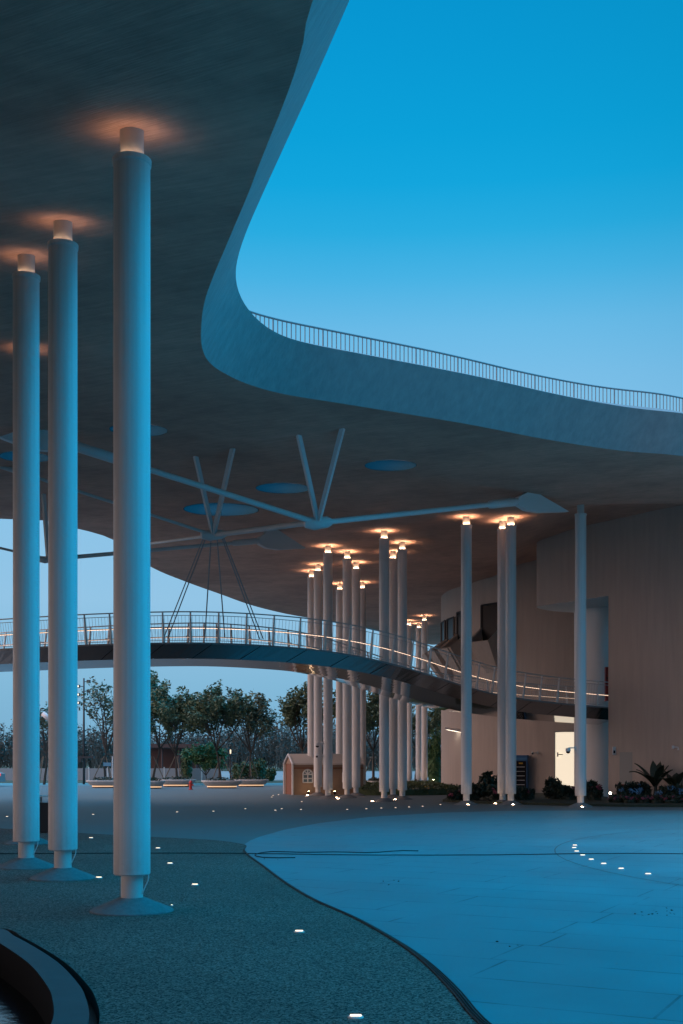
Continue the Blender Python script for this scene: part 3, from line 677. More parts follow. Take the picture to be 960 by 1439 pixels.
hood(651, 1.3, 6.3, 7.85, 9.9, 1.2)
aa = drum_at(629)
hood((aa + .20,), 1.2, 6.1, 7.8, 9.7, 1.25)
hood((aa + .06,), 1.2, 6.1, 7.8, 9.7, 1.25)
hood((aa - .09,), 1.2, 6.1, 7.8, 9.7, 1.25)
# lit door and transom on the drum wall
def wall_panel(name, u0, u1, v0, v1, m, par, proud=.02, th=.06):
    a0, a1 = drum_at(u0), drum_at(u1); rows = []
    b = MB(); q = []
    for i in range(5):
        a = a0 + (a1 - a0) * i / 4; q.append(Vector((DX + (DR + proud) * math.cos(a), DY + (DR + proud) * math.sin(a), 0)))
    z = lambda v, p: HC + (V0 - v) * p.y / F
    lo = [Vector((p.x, p.y, z(v1, p))) for p in q]; hi = [Vector((p.x, p.y, z(v0, q[2]))) for p in q]
    lo = [Vector((p.x, p.y, lo[2].z)) for p in lo]
    b.strip(lo, hi)
    return b.build(name, m, par), lo, hi
dr, lo, hi = wall_panel('door', 780, 809, 1028, 1113, M['door'], bd)
b = MB(); pts = [lo[0], hi[0], hi[-1], lo[-1]]
for a, c in zip(pts, pts[1:]): b.tube([a, c], .04, 4)
b.build('door_frame', M['gdoor'], dr)
b = MB(); hp = lo[0].lerp(lo[-1], .14).lerp(hi[0].lerp(hi[-1], .14), .62) + Vector((-.02, -.10, 0)); b.box(hp, (.06, .14, .22)); b.box(hp + Vector((.12, -.06, 0)), (.26, .04, .05)); b.build('handle', M['steel'], dr)
wall_panel('transom_light', 780, 809, 1007, 1014, M['trans'], bd)
# grey service door in the facade
def fpt(u):
    best = None
    for p, q in zip(fac, fac[1:]):
        k = (u - U0) / F; d = q - p; den = d.x - k * d.y
        if abs(den) < 1e-6: continue
        t = (k * p.y - p.x) / den
        if 0 <= t <= 1: return p.lerp(q, t), d.normalized()
    return fac[0], Vector((1, 0, 0))
p0, d0 = fpt(871); p1, _ = fpt(889); nf = Vector((-abs(d0.y), -abs(d0.x), 0)) * .012
b = MB(); zz = lambda v, p: HC + (V0 - v) * p.y / F
b.add([p0 + nf + Vector((0, 0, .2)), p1 + nf + Vector((0, 0, .2)), p1 + nf + Vector((0, 0, zz(1057, p1))), p0 + nf + Vector((0, 0, zz(1057, p0)))], [(0, 1, 2, 3)])
sdoor = b.build('service_door', M['gdoor'], bd)
# plinth strip at the drum foot
b = MB(); A = [Vector((DX + (DR + .06) * math.cos(2 * math.pi * k / n), DY + (DR + .06) * math.sin(2 * math.pi * k / n), 0)) for k in range(128)]
b.strip(Z(A, 0), Z(A, .22), closed=True); b.build('plinth', mat('plinth', (.4, .38, .35), .8), bd)

# wall lamp
p = drum_at(643); wp = Vector((DX + DR * math.cos(p), DY + DR * math.sin(p), 0)); wp.z = HC + (V0 - 1028) * wp.y / F
wl = thing('wall_lamp', 'white sloping wall lamp glowing on the grey drum wall', 'lamp', wp)
b = MB(); b.add([(-.7, -.25, .12), (.2, -.5, -.06), (.35, -.05, -.06), (-.4, .15, .12), (-.7, -.25, .22), (.2, -.5, .04), (.35, -.05, .12), (-.4, .15, .22)], [(4, 5, 6, 7), (0, 4, 7, 3), (0, 1, 5, 4), (1, 2, 6, 5), (2, 3, 7, 6)]); b.build('housing', M['white'], wl)
b = MB(); b.add([(-.68, -.25, .10), (.18, -.48, -.07), (.33, -.05, -.07), (-.38, .13, .10)], [(0, 1, 2, 3)]); b.build('lens', M['ivory'], wl)

# ------------------------------------------------------------------ leaf / plant helpers
def leaves(b, c, rad, n, size, rnd, flat=.6, shell=False, mi=0):
    for _ in range(n):
        while True:
            d = Vector((rnd.uniform(-1, 1), rnd.uniform(-1, 1), rnd.uniform(-1, 1)))
            if .02 < d.length <= 1: break
        if shell: d = d.normalized() * rnd.uniform(.75, 1)
        p = Vector((c[0] + d.x * rad[0], c[1] + d.y * rad[1], c[2] + d.z * rad[2]))
        a = Vector((rnd.gauss(0, 1), rnd.gauss(0, 1), rnd.gauss(0, flat))).normalized(); q = a.cross(Vector((rnd.gauss(0, 1), rnd.gauss(0, 1), rnd.gauss(0, 1)))).normalized()
        s = size * rnd.uniform(.6, 1.3)
        b.add([p - a * s, p + q * s * .42, p + a * s, p - q * s * .42], [(0, 1, 2, 3)], mi)
def make_tree(loc, h, rad, label, nleaf, lm, seed, trunk=.11, bare=False, clear=.32, stakes=True, group='trees beyond the plaza', cat='tree'):
    rnd = random.Random(seed); o = thing('street_tree', label, cat, loc, group=group)
    tb = MB(); lb = MB(); tips = []
    def limb(p, d, ln, r, lev):
        pts = [p]; n = 4; q = p.copy(); dd = d.copy()
        for i in range(n):
            dd = (dd + Vector((rnd.gauss(0, .10), rnd.gauss(0, .10), .09 if lev else .02))).normalized(); q = q + dd * ln / n; pts.append(q.copy())
        tb.tube(pts, [r * (1 - .55 * i / n) for i in range(n + 1)], 5 if lev < 2 else 3, cap=False)
        if lev >= 3: tips.extend(pts[1:]); return
        if lev == 2: tips.extend(pts[2:])
        k = (6, 4, 3)[lev]
        for i in range(k):
            t = (.0 if lev == 0 else .35) + (1 - (.0 if lev == 0 else .35)) * (i + rnd.random()) / k
            base = pts[-1] if lev == 0 else pts[0].lerp(pts[-1], t)
            if lev: base = pts[min(int(t * n), n - 1)].lerp(pts[min(int(t * n) + 1, n)], t * n - int(t * n))
            az = 2 * math.pi * (i + rnd.random() * .6) / k + seed
            tilt = R(rnd.uniform(14, 48)) if lev == 0 else R(rnd.uniform(22, 55))
            a = dd if lev else Vector((0, 0, 1)); s1 = a.orthogonal().normalized(); s2 = a.cross(s1)
            nd = (a * math.cos(tilt) + (s1 * math.cos(az) + s2 * math.sin(az)) * math.sin(tilt)).normalized()
            limb(base, nd, ln0[lev] * rnd.uniform(.75, 1.15), r * (.52 if lev == 0 else .5), lev + 1)
    ln0 = (h * .40, h * .24, h * .13, h * .1)
    limb(Vector((0, 0, 0)), Vector((rnd.gauss(0, .03), rnd.gauss(0, .03), 1)), h * clear, trunk, 0)
    tb.build('trunk', M['trunk'], o)
    sx_ = rad / max(.1, np.percentile([math.hypot(t.x, t.y) for t in tips], 90)); sz_ = h / max(t.z for t in tips)
    for t in range(nleaf):
        p = rnd.choice(tips); leaves(lb, p, (.34, .34, .28), 1, .145, rnd)
    if nleaf: lb.build('crown', lm, o)
    if stakes:
        for k in range(3):
            a = 2.1 * k + .5 + seed; b = MB(); b.tube([(1.0 * math.cos(a), 1.0 * math.sin(a), 0), (.1 * math.cos(a), .1 * math.sin(a), 2.0)], .035, 5); b.build('stake', M['wood'], o)
    return o
def at(u, Y): return Vector(((u - U0) * Y / F, Y, 0))
T = (
    (62, 86, 7.0, 2.4, 'sparse tree seen between the two left columns, few leaves', 900, 'leafB'),
    (148, 87, 7.8, 2.3, 'nearly bare tree beside the floodlight mast', 1100, 'leafB'),
    (214, 88, 8.2, 2.2, 'leafy dark tree just right of the largest column', 5200, 'leafA'),
    (248, 86, 7.0, 1.9, 'leafy tree with stakes, behind the red hydrant', 4200, 'leafA'),
    (311, 85, 7.6, 2.4, 'dense dark tree in the middle of the row, over planter benches', 5600, 'leafA'),
    (351, 86, 7.2, 2.1, 'leafy tree right of the densest tree, left of the playhouse', 4300, 'leafB'),
    (420, 84, 7.7, 2.7, 'wide leafy tree rising behind the playhouse', 4200, 'leafA'),
    (524, 90, 7.6, 2.2, 'dark tree seen between the middle trio and the central trio of columns', 6500, 'leafA'),
    (584, 95, 7.0, 1.8, 'tree glimpsed between the distant pale columns', 3000, 'leafA'),
    (640, 100, 7.2, 1.6, 'green tree at the left edge of the drum wall', 3200, 'leafC'))
for i, (u, Y, h, rd, lab, nl, lm) in enumerate(T):
    make_tree(at(u, Y), h, rd, lab, nl, M[lm], i * 3 + 2, stakes=i != 9)
# small bright green tree and round shrubs on the lawn
make_tree(at(290, 92), 4.0, 1.8, 'small light green young tree in front of the lamp post', 3600, M['leafC'], 41, trunk=.06, clear=.15, stakes=False)
def bush(name, loc, rad, label, cat, lm, n=700, size=.09, seed=1, group=None, flowers=None, fl_n=0, fl_r=.1):
    rnd = random.Random(seed); o = thing(name, label, cat, loc, group=group)
    b = MB(); b.lathe([(rad[0] * .62, 0), (rad[0] * .66, rad[2] * .45), (rad[0] * .4, rad[2] * .68), (.01, rad[2] * .72)], 14)
    for i, v in enumerate(b.v): b.v[i] = (v[0] * rnd.uniform(.9, 1.08), v[1] * rad[1] / rad[0] * rnd.uniform(.9, 1.08), v[2])
    leaves(b, (0, 0, rad[2] * .45), (rad[0] * .85, rad[1] * .85, rad[2] * .5), n, size, rnd, 1, True)
    for _ in range(9): a = rnd.uniform(0, 6.28); t = rnd.uniform(.2, .8); leaves(b, (rad[0] * t * math.cos(a), rad[1] * t * math.sin(a), rad[2] * rnd.uniform(.7, 1.0)), (rad[0] * .28, rad[1] * .28, rad[2] * .3), n // 12, size, rnd, 1)
    b.build('foliage', lm, o)
    for k in range(fl_n):
        a = rnd.uniform(0, 6.28); t = math.sqrt(rnd.random()) * .92; z = rad[2] * (.55 + .5 * math.sqrt(max(0, 1 - t * t))) * rnd.uniform(.7, 1.0)
        f = MB(); leaves(f, (rad[0] * t * math.cos(a), rad[1] * t * math.sin(a) - .05, z), (fl_r, fl_r, fl_r * .8), 26, fl_r * .45, rnd, 1, True)
        f.build('flower_head', flowers, o)
    return o
for u, Y, r, l in ((337, 98, .9, 'round clipped shrub left of the staked tree by the planters'), (360, 98, 1.05, 'round clipped shrub right of the staked tree by the planters'), (378, 101, .6, 'small round shrub near the playhouse on the lawn'), (262, 95, .55, 'narrow dark conifer shrub left of the bright young tree')):
    bush('round_shrub', at(u, Y), (r, r, r * (1.5 if u != 262 else 4.0)), l, 'shrub', M['hedge'], 600, .12, u, 'shrubs on the far lawn')
b = bush('conifer', at(611, 88), (.75, .75, 3.1), 'pointed yellow green conifer between the pale columns and the drum', 'shrub', M['leafC'], 900, .13, 5)
# far wood
rnd = random.Random(11); b = MB()
for k in range(520):
    Y = rnd.uniform(195, 270); x = rnd.uniform(-.36, .4) * Y; hh = rnd.uniform(3.5, 6.6) * Y / 140 * (1.1 if x > -20 else .9)
    for _ in range(18):
        a = Vector((x + rnd.gauss(0, .9), Y + rnd.gauss(0, .9), rnd.uniform(0, .3) * hh)); d = Vector((rnd.gauss(0, .9), rnd.gauss(0, .9), hh * rnd.uniform(.4, .8)))
        b.add([a, a + Vector((.17, 0, 0)), a + d], [(0, 1, 2)])
    leaves(b, (x, Y, hh * .55), (2.2, 2.2, hh * .45), 85, .36, rnd)
tag(b.build('far_wood', M['twig']), 'hazy grey bare woodland along the far horizon', 'woodland', kind='stuff')
# pavilion roof far left
pv = thing('pavilion', 'low red brown pavilion with flat roof among far trees', 'pavilion', at(243, 115))
b = MB(); b.box((0, 0, 3.1), (5.6, 4, .35)); b.build('roof', M['pav'], pv)
b = MB(); b.box((0, 1.4, 1.45), (4.6, .2, 2.9)); b.build('wall', M['pav'], pv)
for x in (-2.4, -.8, .8, 2.4):
    b = MB(); b.tube([(x, -1.6, 0), (x, -1.6, 2.95)], .09, 8); b.build('post', M['pav'], pv)
# ------------------------------------------------------------------ floodlight mast, lamp post, street lamp
ms = thing('floodlight_mast', 'tall dark mast with floodlights on short arms', 'light mast', at(118, 88))
b = MB(); b.tube([(0, 0, 0), (0, 0, 7.7)], [.09, .06], 10); b.build('pole', M['pole'], ms, True)
for k, (z, s) in enumerate(((7.45, 1), (7.1, -1), (6.75, 1), (6.5, -1), (5.9, -1))):
    b = MB(); b.tube([(0, 0, z), (.32 * s, -.1, z)], .03, 6); b.box((.38 * s, -.16, z), (.26, .2, .22)); f = b.build('floodlight', M['pole'], ms)
    if s < 0: b = MB(); b.box((.40 * s, -.275, z), (.15, .02, .12)); b.build('lens', M['mastl'], f)
b = MB(); b.box((.1, 0, 1.95), (1.3, .5, .14)); b.box((-.3, -.1, 1.75), (.3, .3, .3)); b.build('bracket', M['pole'], ms)
lp = thing('lamp_post', 'slim dark lamp post with a glowing head beside the young tree', 'lamp post', at(324, 86))
b = MB(); b.tube([(0, 0, 0), (0, 0, 2.15)], .055, 8); b.build('pole', M['pole'], lp, True)
b = MB(); b.lathe([(.045, 2.2), (.05, 2.46), (.02, 2.5)], 12); b.build('lamp_head', emat('lamp head', (1, .8, .55), 1.3), lp, True)
b = MB(); b.lathe([(.09, 2.52), (.09, 2.57), (.01, 2.6)], 12); b.build('cap', M['pole'], lp, True)
sg = thing('sign_post', 'thin pale post with small blue sign near the largest column', 'sign', at(158, 84))
b = MB(); b.tube([(0, 0, 0), (0, 0, 2.0)], .035, 8); b.build('post', M['white'], sg); b = MB(); b.box((-.35, 0, 1.45), (.55, .04, .25)); b.build('board', mat('sign blue', (.10, .25, .36), .5), sg)
# street lamp head peeping between columns
sl = thing('street_lamp', 'curved pale street lamp arm between the two left columns', 'street lamp', at(84, 60))
b = MB(); b.tube(spline([(0, 0, 0), (0, 0, 2.6), (-.1, 0, 3.2), (-.5, 0, 3.75)], 6), [.07] * 13 + [.09] * 6, 10); b.build('arm', M['white'], sl, True)
b = MB(); b.tube([(-.42, 0, 3.7), (-.85, 0, 4.05)], [.16, .12], 10); b.build('lamp_head', M['steel'], sl, True)
# fence
fx0, fx1, fy = at(-60, 96).x, at(310, 96).x, 96
fn = thing('grey_fence', 'low grey mesh fence running behind the left columns', 'fence', (fx0, fy, 0))
nb_ = 14; w_ = (fx1 - fx0) / nb_
for k in range(nb_):
    b = MB(); b.box((w_ * (k + .5), 0, .62), (w_ - .1, .03, .95)); b.build('panel', M['fence'], fn)
for k in range(nb_ + 1):
    b = MB(); b.box((w_ * k, 0, .6), (.07, .07, 1.2)); b.build('post', M['steeld'], fn)
# planter benches with glowing undersides
for (u0, u1, Y, l) in ((121, 182, 76, 'long white boat shaped planter bench left of the largest column'), (196, 232, 74, 'dark planter bench just right of the largest column'), (222, 276, 79, 'white planter bench behind the red hydrant'), (283, 341, 75, 'white planter bench nearest the playhouse with warm glow below'), (328, 378, 79, 'white planter bench set back right of the other benches'), (516, 536, 74, 'end of a planter bench glimpsed between column groups')):
    x0, x1 = at(u0, Y).x, at(u1, Y).x; c = (x0 + x1) / 2; L_ = (x1 - x0) / 2
    o = thing('planter_bench', l, 'planter', (c, Y, 0), group='lit planter benches')
    pts = []; n = 24
    for k in range(n):
        a = 2 * math.pi * k / n; pts.append((L_ * math.copysign(abs(math.cos(a)) ** .7, math.cos(a)), .8 * math.sin(a)))
    b = MB(); A = [Vector((x * .8, y * .7, .16)) for x, y in pts]; B = [Vector((x, y, .40)) for x, y in pts]; D_ = [Vector((x, y, .48)) for x, y in pts]; E_ = [Vector((x * .9, y * .7, .48)) for x, y in pts]; H_ = [Vector((x * .9, y * .7, .40)) for x, y in pts]
    for a, c2 in zip((A, B, D_, E_), (B, D_, E_, H_)): b.strip(a, c2, closed=True)
    b.poly(A[::-1]); b.poly(H_); b.build('shell', M['planter'], o)
    b = MB(); b.prism([(x * .7, y * .55) for x, y in pts], 0, .16); b.build('plinth', M['black'], o)
    b = MB(); A = [Vector((x * .72, y * .58, .07)) for x, y in pts]; b.strip(A, [p + Vector((0, 0, .07)) for p in A], closed=True); b.build('led_strip', emat('planter led', (1, .62, .36), .8), o)
    b = MB(); leaves(b, (0, 0, .52), (L_ * .8, .45, .16), 260, .09, random.Random(int(u0))); b.build('foliage', M['plant'], o)
# hydrant
hy = thing('fire_hydrant', 'small red fire hydrant in front of planter benches', 'hydrant', at(268, 71))
b = MB(); b.lathe([(.13, 0), (.13, .05), (.085, .06), (.085, .38), (.11, .39), (.11, .43), (.09, .47), (.04, .53), (.01, .55)], 16); b.build('body', M['red'], hy, True, 40)
for s in (-1, 1):
    b = MB(); b.tube([(.07 * s, 0, .28), (.17 * s, 0, .28)], .045, 10); b.build('nozzle', M['red'], hy)
# parked car at the left edge
cr = thing('parked_car', 'dark car at far left edge with a lit red tail lamp', 'car', (-24.6, 80, 0), R(0))
prof = [(-2.1, .3), (-2.15, .75), (-1.9, .95), (-1.2, 1.0), (-.55, 1.42), (.85, 1.45), (1.6, 1.0), (2.1, .85), (2.15, .3)]
b = MB(); A = [Vector((x, -.85, z)) for x, z in prof]; B = [Vector((x, .85, z)) for x, z in prof]; n = len(prof)
b.add(A + B, [tuple(range(n)), tuple(range(2 * n - 1, n - 1, -1))] + [(i, n + i, n + (i + 1) % n, (i + 1) % n) for i in range(n)]); b.build('body', mat('car paint', (.25, .25, .26), .3), cr)
for x in (-1.3, 1.3):
    for y in (-.8, .8):
        b = MB(); b.tube([(x, y - .1, .32), (x, y + .1, .32)], .32, 20); b.build('wheel', M['black'], cr)
b = MB(); b.add([(-.5, -.86, 1.02), (.9, -.86, 1.02), (.75, -.86, 1.36), (-.4, -.86, 1.36)], [(0, 1, 2, 3)]); b.build('side_window', M['glassd'], cr)
b = MB(); b.box((2.05, -.6, .78), (.22, .5, .18)); b.build('tail_lamp', emat('tail lamp', (.9, .06, .04), 1.2), cr)
# ------------------------------------------------------------------ playhouse
hx = at(412.5, 60.0)
ph = thing('playhouse', 'orange brown fabric playhouse with white roof edge and arched window', 'playhouse', hx, R(14.5))
LH, WH, EV, RG = 3.6, 2.0, 1.55, 2.02
b = MB(); b.strip([Vector((0, 0, 0)), Vector((LH, 0, 0))], [Vector((0, 0, EV)), Vector((LH, 0, EV))]); b.strip([Vector((0, WH, 0)), Vector((LH, WH, 0))], [Vector((0, WH, EV)), Vector((LH, WH, EV))])
b.poly([(LH, 0, 0), (LH, WH, 0), (LH, WH, EV), (LH, WH / 2, RG), (LH, 0, EV)]); b.poly([(0, 0, 0), (0, .2, 0), (0, .2, EV), (0, 0, EV)]); b.poly([(0, WH - .2, 0), (0, WH, 0), (0, WH, EV), (0, WH - .2, EV)]); b.poly([(0, 0, EV), (0, WH, EV), (0, WH / 2, RG)]); b.build('wall', M['tent'], ph)
b = MB()
for s in (0, 1):
    y0 = -.06 if s == 0 else WH + .06
    for q in ((-.06, 0), ): b.strip([Vector((-.08, y0, EV - .05)), Vector((LH + .06, y0, EV - .05))], [Vector((-.08, WH / 2, RG + .03)), Vector((LH + .06, WH / 2, RG + .03))])
b.build('roof', M['tentw'], ph)
b = MB(); b.poly([(.02, .2, 0), (.02, WH - .2, 0), (.02, WH - .2, EV), (.02, .2, EV)]); b.build('doorway', M['tentd'], ph)
b = MB(); b.tube([(-.05, -.03, 0), (-.05, -.03, EV), (-.05, WH / 2, RG), (-.05, WH + .03, EV), (-.05, WH + .03, 0)], .055, 6); b.build('gable_trim', M['white'], ph)
for wx in (.72, 2.75):
    b = MB(); w2, hb, ht = .24, .62, 1.02
    arc = [Vector((wx + w2 * math.cos(t), -.02, ht + .24 * math.sin(t))) for t in [math.pi * k / 10 for k in range(11)]]
    b.poly([Vector((wx - w2, -.02, hb)), Vector((wx + w2, -.02, hb))] + arc); w = b.build('window', mat('playhouse pane', (.10, .16, .2), .3), ph)
    b = MB()
    for seg in ([(wx - w2, hb), (wx - w2, ht)], [(wx + w2, hb), (wx + w2, ht)], [(wx - w2, hb), (wx + w2, hb)], [(wx - w2, ht), (wx + w2, ht)], [(wx, hb), (wx, ht + .24)], [(wx - w2, (hb + ht) / 2), (wx + w2, (hb + ht) / 2)], [(wx, ht), (wx - .17, ht + .17)], [(wx, ht), (wx + .17, ht + .17)]):
        b.tube([(x, -.04, z) for x, z in seg], .03, 4)
    b.tube([(p.x, -.04, p.z) for p in arc], .035, 4); b.build('window_frame', M['white'], w)
b = MB(); b.tube([(0, -.04, EV - .22), (LH, -.04, EV - .22)], .03, 4); b.build('band', M['tentd'], ph)
for u, l in ((433.5, 'warm spotlight washing the playhouse wall under its window'), (470.5, 'warm spotlight at the playhouse base between columns')):
    g = at(u, 59.4); g.y += -.05
    o = thing('ground_spotlight', l, 'spotlight', (g.x, 59.5 if u < 450 else 59.2, 0))
    b = MB(); b.tube([(0, -.12, .1), (0, 0, .16)], .06, 12); b.tube([(0, -.06, 0), (0, -.06, .12)], .02, 6); b.build('housing', M['black'], o)
    b = MB(); b.lathe([(.055, 0), (.055, .01), (.005, .012)], 12); q = b.build('lens', M['spot'], o); q.location = (0, .005, .165); q.rotation_euler = (R(-65), 0, 0)
# ------------------------------------------------------------------ trash bin
p = G(65, 1170); tb_ = thing('litter_bin', 'black litter bin with a small raised roof behind the left columns', 'bin', p)
b = MB(); b.box((0, 0, .36), (.34, .3, .70)); b.build('body', M['black'], tb_)
b = MB(); b.box((0, 0, .86), (.38, .34, .04)); b.build('lid', M['steeld'], tb_)
for x in (-.14, .14):
    b = MB(); b.box((x, 0, .775), (.03, .26, .13)); b.build('bracket', M['steeld'], tb_)
# ------------------------------------------------------------------ planting bed and plants
bed = [G(622, 1126.5), G(660, 1129), G(720, 1130.5), G(800, 1132.5), G(880, 1134), G(960, 1134.5), G(1060, 1136), G(1060, 1128) + Vector((3, 4, 0)), Vector((13.0, 52.2, 0)), Vector((11.6, 55, 0)), Vector((11, 60, 0)), Vector((7.5, 61.5, 0)), G(640, 1118)]
b = MB(); b.strip(Z(bed, 0), Z(bed, .09), closed=True); b.poly(Z(bed, .09)); tag(b.build('planting_bed', M['soil']), kind='structure')
pl = ((662, 49.5, (.55, .5, .55), 'leafy shrub with pink flowers right of the single column', 'pink', 5), (686, 50.5, (.6, .5, .95), 'tallest leafy shrub beside the single column', None, 0), (698, 48.8, (.45, .4, .5), 'pink flowering shrub between single column and column pair', 'pink', 7),
      (640, 49.5, (.35, .35, .3), 'small low red flowered plant at the left end of the bed', 'pink', 3), (737, 50, (.5, .45, .42), 'low shrub in front of the drinks fridge', 'pink', 3), (779, 51, (.55, .5, .72), 'dark leafy shrub in front of the lit door', None, 0), (797, 50, (.5, .4, .5), 'dark bush with a few red flowers, left of the unlit column', 'pink', 3), (835, 49.5, (.42, .4, .68), 'red flowering bush right of the unlit column', 'pink', 7),
      (882, 48.2, (.55, .45, .62), 'blue hydrangea bush left of the banana plant', 'pblue', 14), (901, 48.5, (.5, .4, .62), 'blue hydrangea bush nearest the banana plant', 'pblue', 10), (941, 47, (.55, .45, .55), 'big blue hydrangea bush at the right edge', 'pblue', 16), (965, 47, (.5, .45, .6), 'blue hydrangea bush cut by the right picture edge', 'pblue', 12))
for i, (u, Y, r, l, fl, nf) in enumerate(pl):
    bush('flowering_shrub' if fl else 'leafy_shrub', at(u, Y) + Vector((0, 0, .08)), r, l, 'shrub', M['plant'], 420, .11, 60 + i, 'shrubs in the planting bed', M[fl] if fl else None, nf, .105 if fl == 'pblue' else .075)
for i, (u, Y) in enumerate(((868, 46.6), (886, 46.3), (905, 46.2), (924, 46.1), (944, 45.9))):
    lab = ('low pink flower cluster nearest the red topped stand', 'low pink flower cluster, second from the stand', 'low pink flower cluster in the middle of the front row', 'low pink flower cluster before the banana plant', 'low pink flower cluster in front of the big blue hydrangea')[i]
    bush('flower_cluster', at(u, Y) + Vector((0, 0, .08)), (.42, .3, .26), lab, 'flowers', M['plant'], 200, .07, 90 + i, 'low flowers at the front of the bed', M['pink'], 12, .05)
def banana(u, Y, h, l, seed):
    rnd = random.Random(seed); o = thing('banana_plant', l, 'plant', at(u, Y) + Vector((0, 0, .08)), group='broad leaved plants in the bed')
    b = MB(); b.tube([(0, 0, 0), (.02, 0, h * .5)], [.10, .05], 8); b.build('stem', M['plant'], o)
    for k in range(9):
        a = k * 2.4 + seed; ln = h * rnd.uniform(.55, .8); tl = rnd.uniform(.35, 1.0); A = []; B = []; dr_ = Vector((math.cos(a), math.sin(a), 0)); sd_ = Vector((-dr_.y, dr_.x, 0)); n = 8
        Mid = []
        for i in range(n + 1):
            t = i / n; p = Vector((0, 0, h * .35)) + dr_ * (ln * tl * t) + Vector((0, 0, ln * (1.15 * t - .75 * tl * t * t))); w = .17 * math.sin(math.pi * min(1, .12 + t * .9)) ** .8 if i < n else .005
            A.append(p + sd_ * w + Vector((0, 0, -.04))); B.append(p - sd_ * w + Vector((0, 0, -.04))); Mid.append(p)
        b = MB(); b.strip(A, Mid); b.strip(Mid, B); b.build('leaf', M['plant'], o, True)
banana(921, 48.6, 1.75, 'large banana like plant with broad dark leaves against the brown wall', 3)
banana(948, 48.2, 1.5, 'second broad leaved plant, at the right edge', 8)
# ground cover hedge
rnd = random.Random(21); hp_ = [G(505, 1117.5), G(560, 1118), G(628, 1117), G(646, 1115), Vector((6.0, 64, 0)), Vector((5.6, 78, 0)), Vector((1.6, 78, 0)), Vector((1.0, 66, 0))]
b = MB(); b.strip(Z(hp_, 0), Z(hp_, .30), closed=True); b.poly(Z(hp_, .30)); hpp = [Vector((p.x, p.y, 0)) for p in hp_]
for _ in range(9000):
    x, y = rnd.uniform(.8, 7.6), rnd.uniform(58, 78)
    if inside(x, y, hpp): leaves(b, (x, y, .33), (.12, .12, .12), 1, .09, rnd)
for i in range(len(hp_)):
    a, c = hp_[i], hp_[(i + 1) % len(hp_)]
    for _ in range(int((c - a).length * 45)): p = a.lerp(c, rnd.random()); leaves(b, (p.x, p.y, rnd.uniform(.03, .34)), (.08, .08, .06), 1, .09, rnd)
tag(b.build('ground_cover', M['hedge']), 'low clipped green ground cover behind the columns', 'hedge', kind='stuff')
# ------------------------------------------------------------------ fridge, stand, spotlight, small fixtures
a = drum_at(737); fpos = Vector((DX + (DR + .45) * math.cos(a), DY + (DR + .45) * math.sin(a), .1)); fz = fpos.y
fr = thing('drinks_fridge', 'blue framed glass door drinks fridge against the drum wall', 'fridge', fpos, (a + math.pi / 2) * .35)
hF = (1113 - 1062) * fz / F + .02; wF = .86
b = MB(); b.box((0, .05, hF / 2), (wF, .55, hF)); b.build('cabinet', M['bluef'], fr)
b = MB(); b.box((0, -.235, hF * .46), (wF * .86, .02, hF * .76)); dd_ = b.build('glass_door', M['glassd'], fr)
for k in range(5):
    b = MB(); b.box((.06, -.25, hF * (.2 + .12 * k)), (wF * .55, .012, .025)); b.build('shelf', M['white'], dd_)
b = MB(); b.box((-wF * .28, -.26, hF * .45), (.05, .03, hF * .62)); b.build('handle', M['white'], dd_)
b = MB(); b.box((.1, -.252, hF * .78), (.2, .01, .07)); b.build('sticker', M['yel'], dd_)
b = MB(); b.box((0, -.235, hF * .9), (wF * .9, .02, .12)); b.build('header_panel', mat('fridge header', (.05, .2, .42), .4), fr)
st = thing('red_stand', 'small black stand with a red top bar at the foot of the brown wall', 'stand', at(877, 49.2) + Vector((0, 0, .09)))
b = MB(); b.box((0, 0, .62), (.62, .05, .06)); b.build('top_bar', M['red'], st)
for x in (-.28, .28):
    b = MB(); b.tube([(x, 0, 0), (x, 0, .6)], .025, 6); b.build('leg', M['black'], st)
sp = thing('flood_lamp', 'bright small spot lamp glowing beside the blue hydrangeas', 'spotlight', at(857, 48.6) + Vector((0, 0, .3)))
b = MB(); b.tube([(0, 0, -.25), (0, 0, .05)], .03, 6); b.tube([(0, .05, .1), (0, -.08, .1)], .065, 12); b.build('housing', M['black'], sp)
b = MB(); b.tube([(0, -.081, .1), (0, -.095, .1)], .05, 14); b.build('lens', M['spotw'], sp)
def sec_cam(p, l, side=-1, dome=False):
    o = thing('security_camera', l, 'security camera', p, group='security cameras'); o.scale = (.8, .8, .8)
    b = MB(); b.tube([(0, 0, 0), (.32 * side, -.02, 0)], .03, 6); b.box((0, 0, 0), (.1, .1, .16)); b.build('bracket', M['white'], o)
    if dome:
        b = MB(); b.lathe([(.02, .02), (.11, 0), (.12, -.12), (.10, -.14)], 14, (.34 * side, 0, -.02)); b.build('housing', M['white'], o, True, 40)
        b = MB(); b.lathe([(.10, -.14), (.085, -.21), (.01, -.245)], 14, (.34 * side, 0, -.02)); b.build('dome', M['black'], o, True)
    else:
        b = MB(); b.tube([(.30 * side, .12, .03), (.36 * side, -.22, -.05)], .075, 12); b.build('housing', M['white'], o, True, 40)
        b = MB(); b.tube([(.36 * side, -.222, -.05), (.363 * side, -.235, -.053)], .06, 12); b.build('lens', M['black'], o)
def on_col(k, v, l, side=-1, dome=False):
    c = cols[k].location; sec_cam(Vector((c.x + .2 * side, c.y - .06, HC + (V0 - v) * c.y / F)), l, side, dome)
on_col('c3', 1044, 'upper security camera on the camera-bearing column', dome=True); on_col('c3', 1062, 'lower security camera on the camera-bearing column')
on_col('c1', 1064, 'security camera on the leftmost column of the far cluster'); on_col('c17', 1051, 'security camera on the column before the lit door', dome=True)
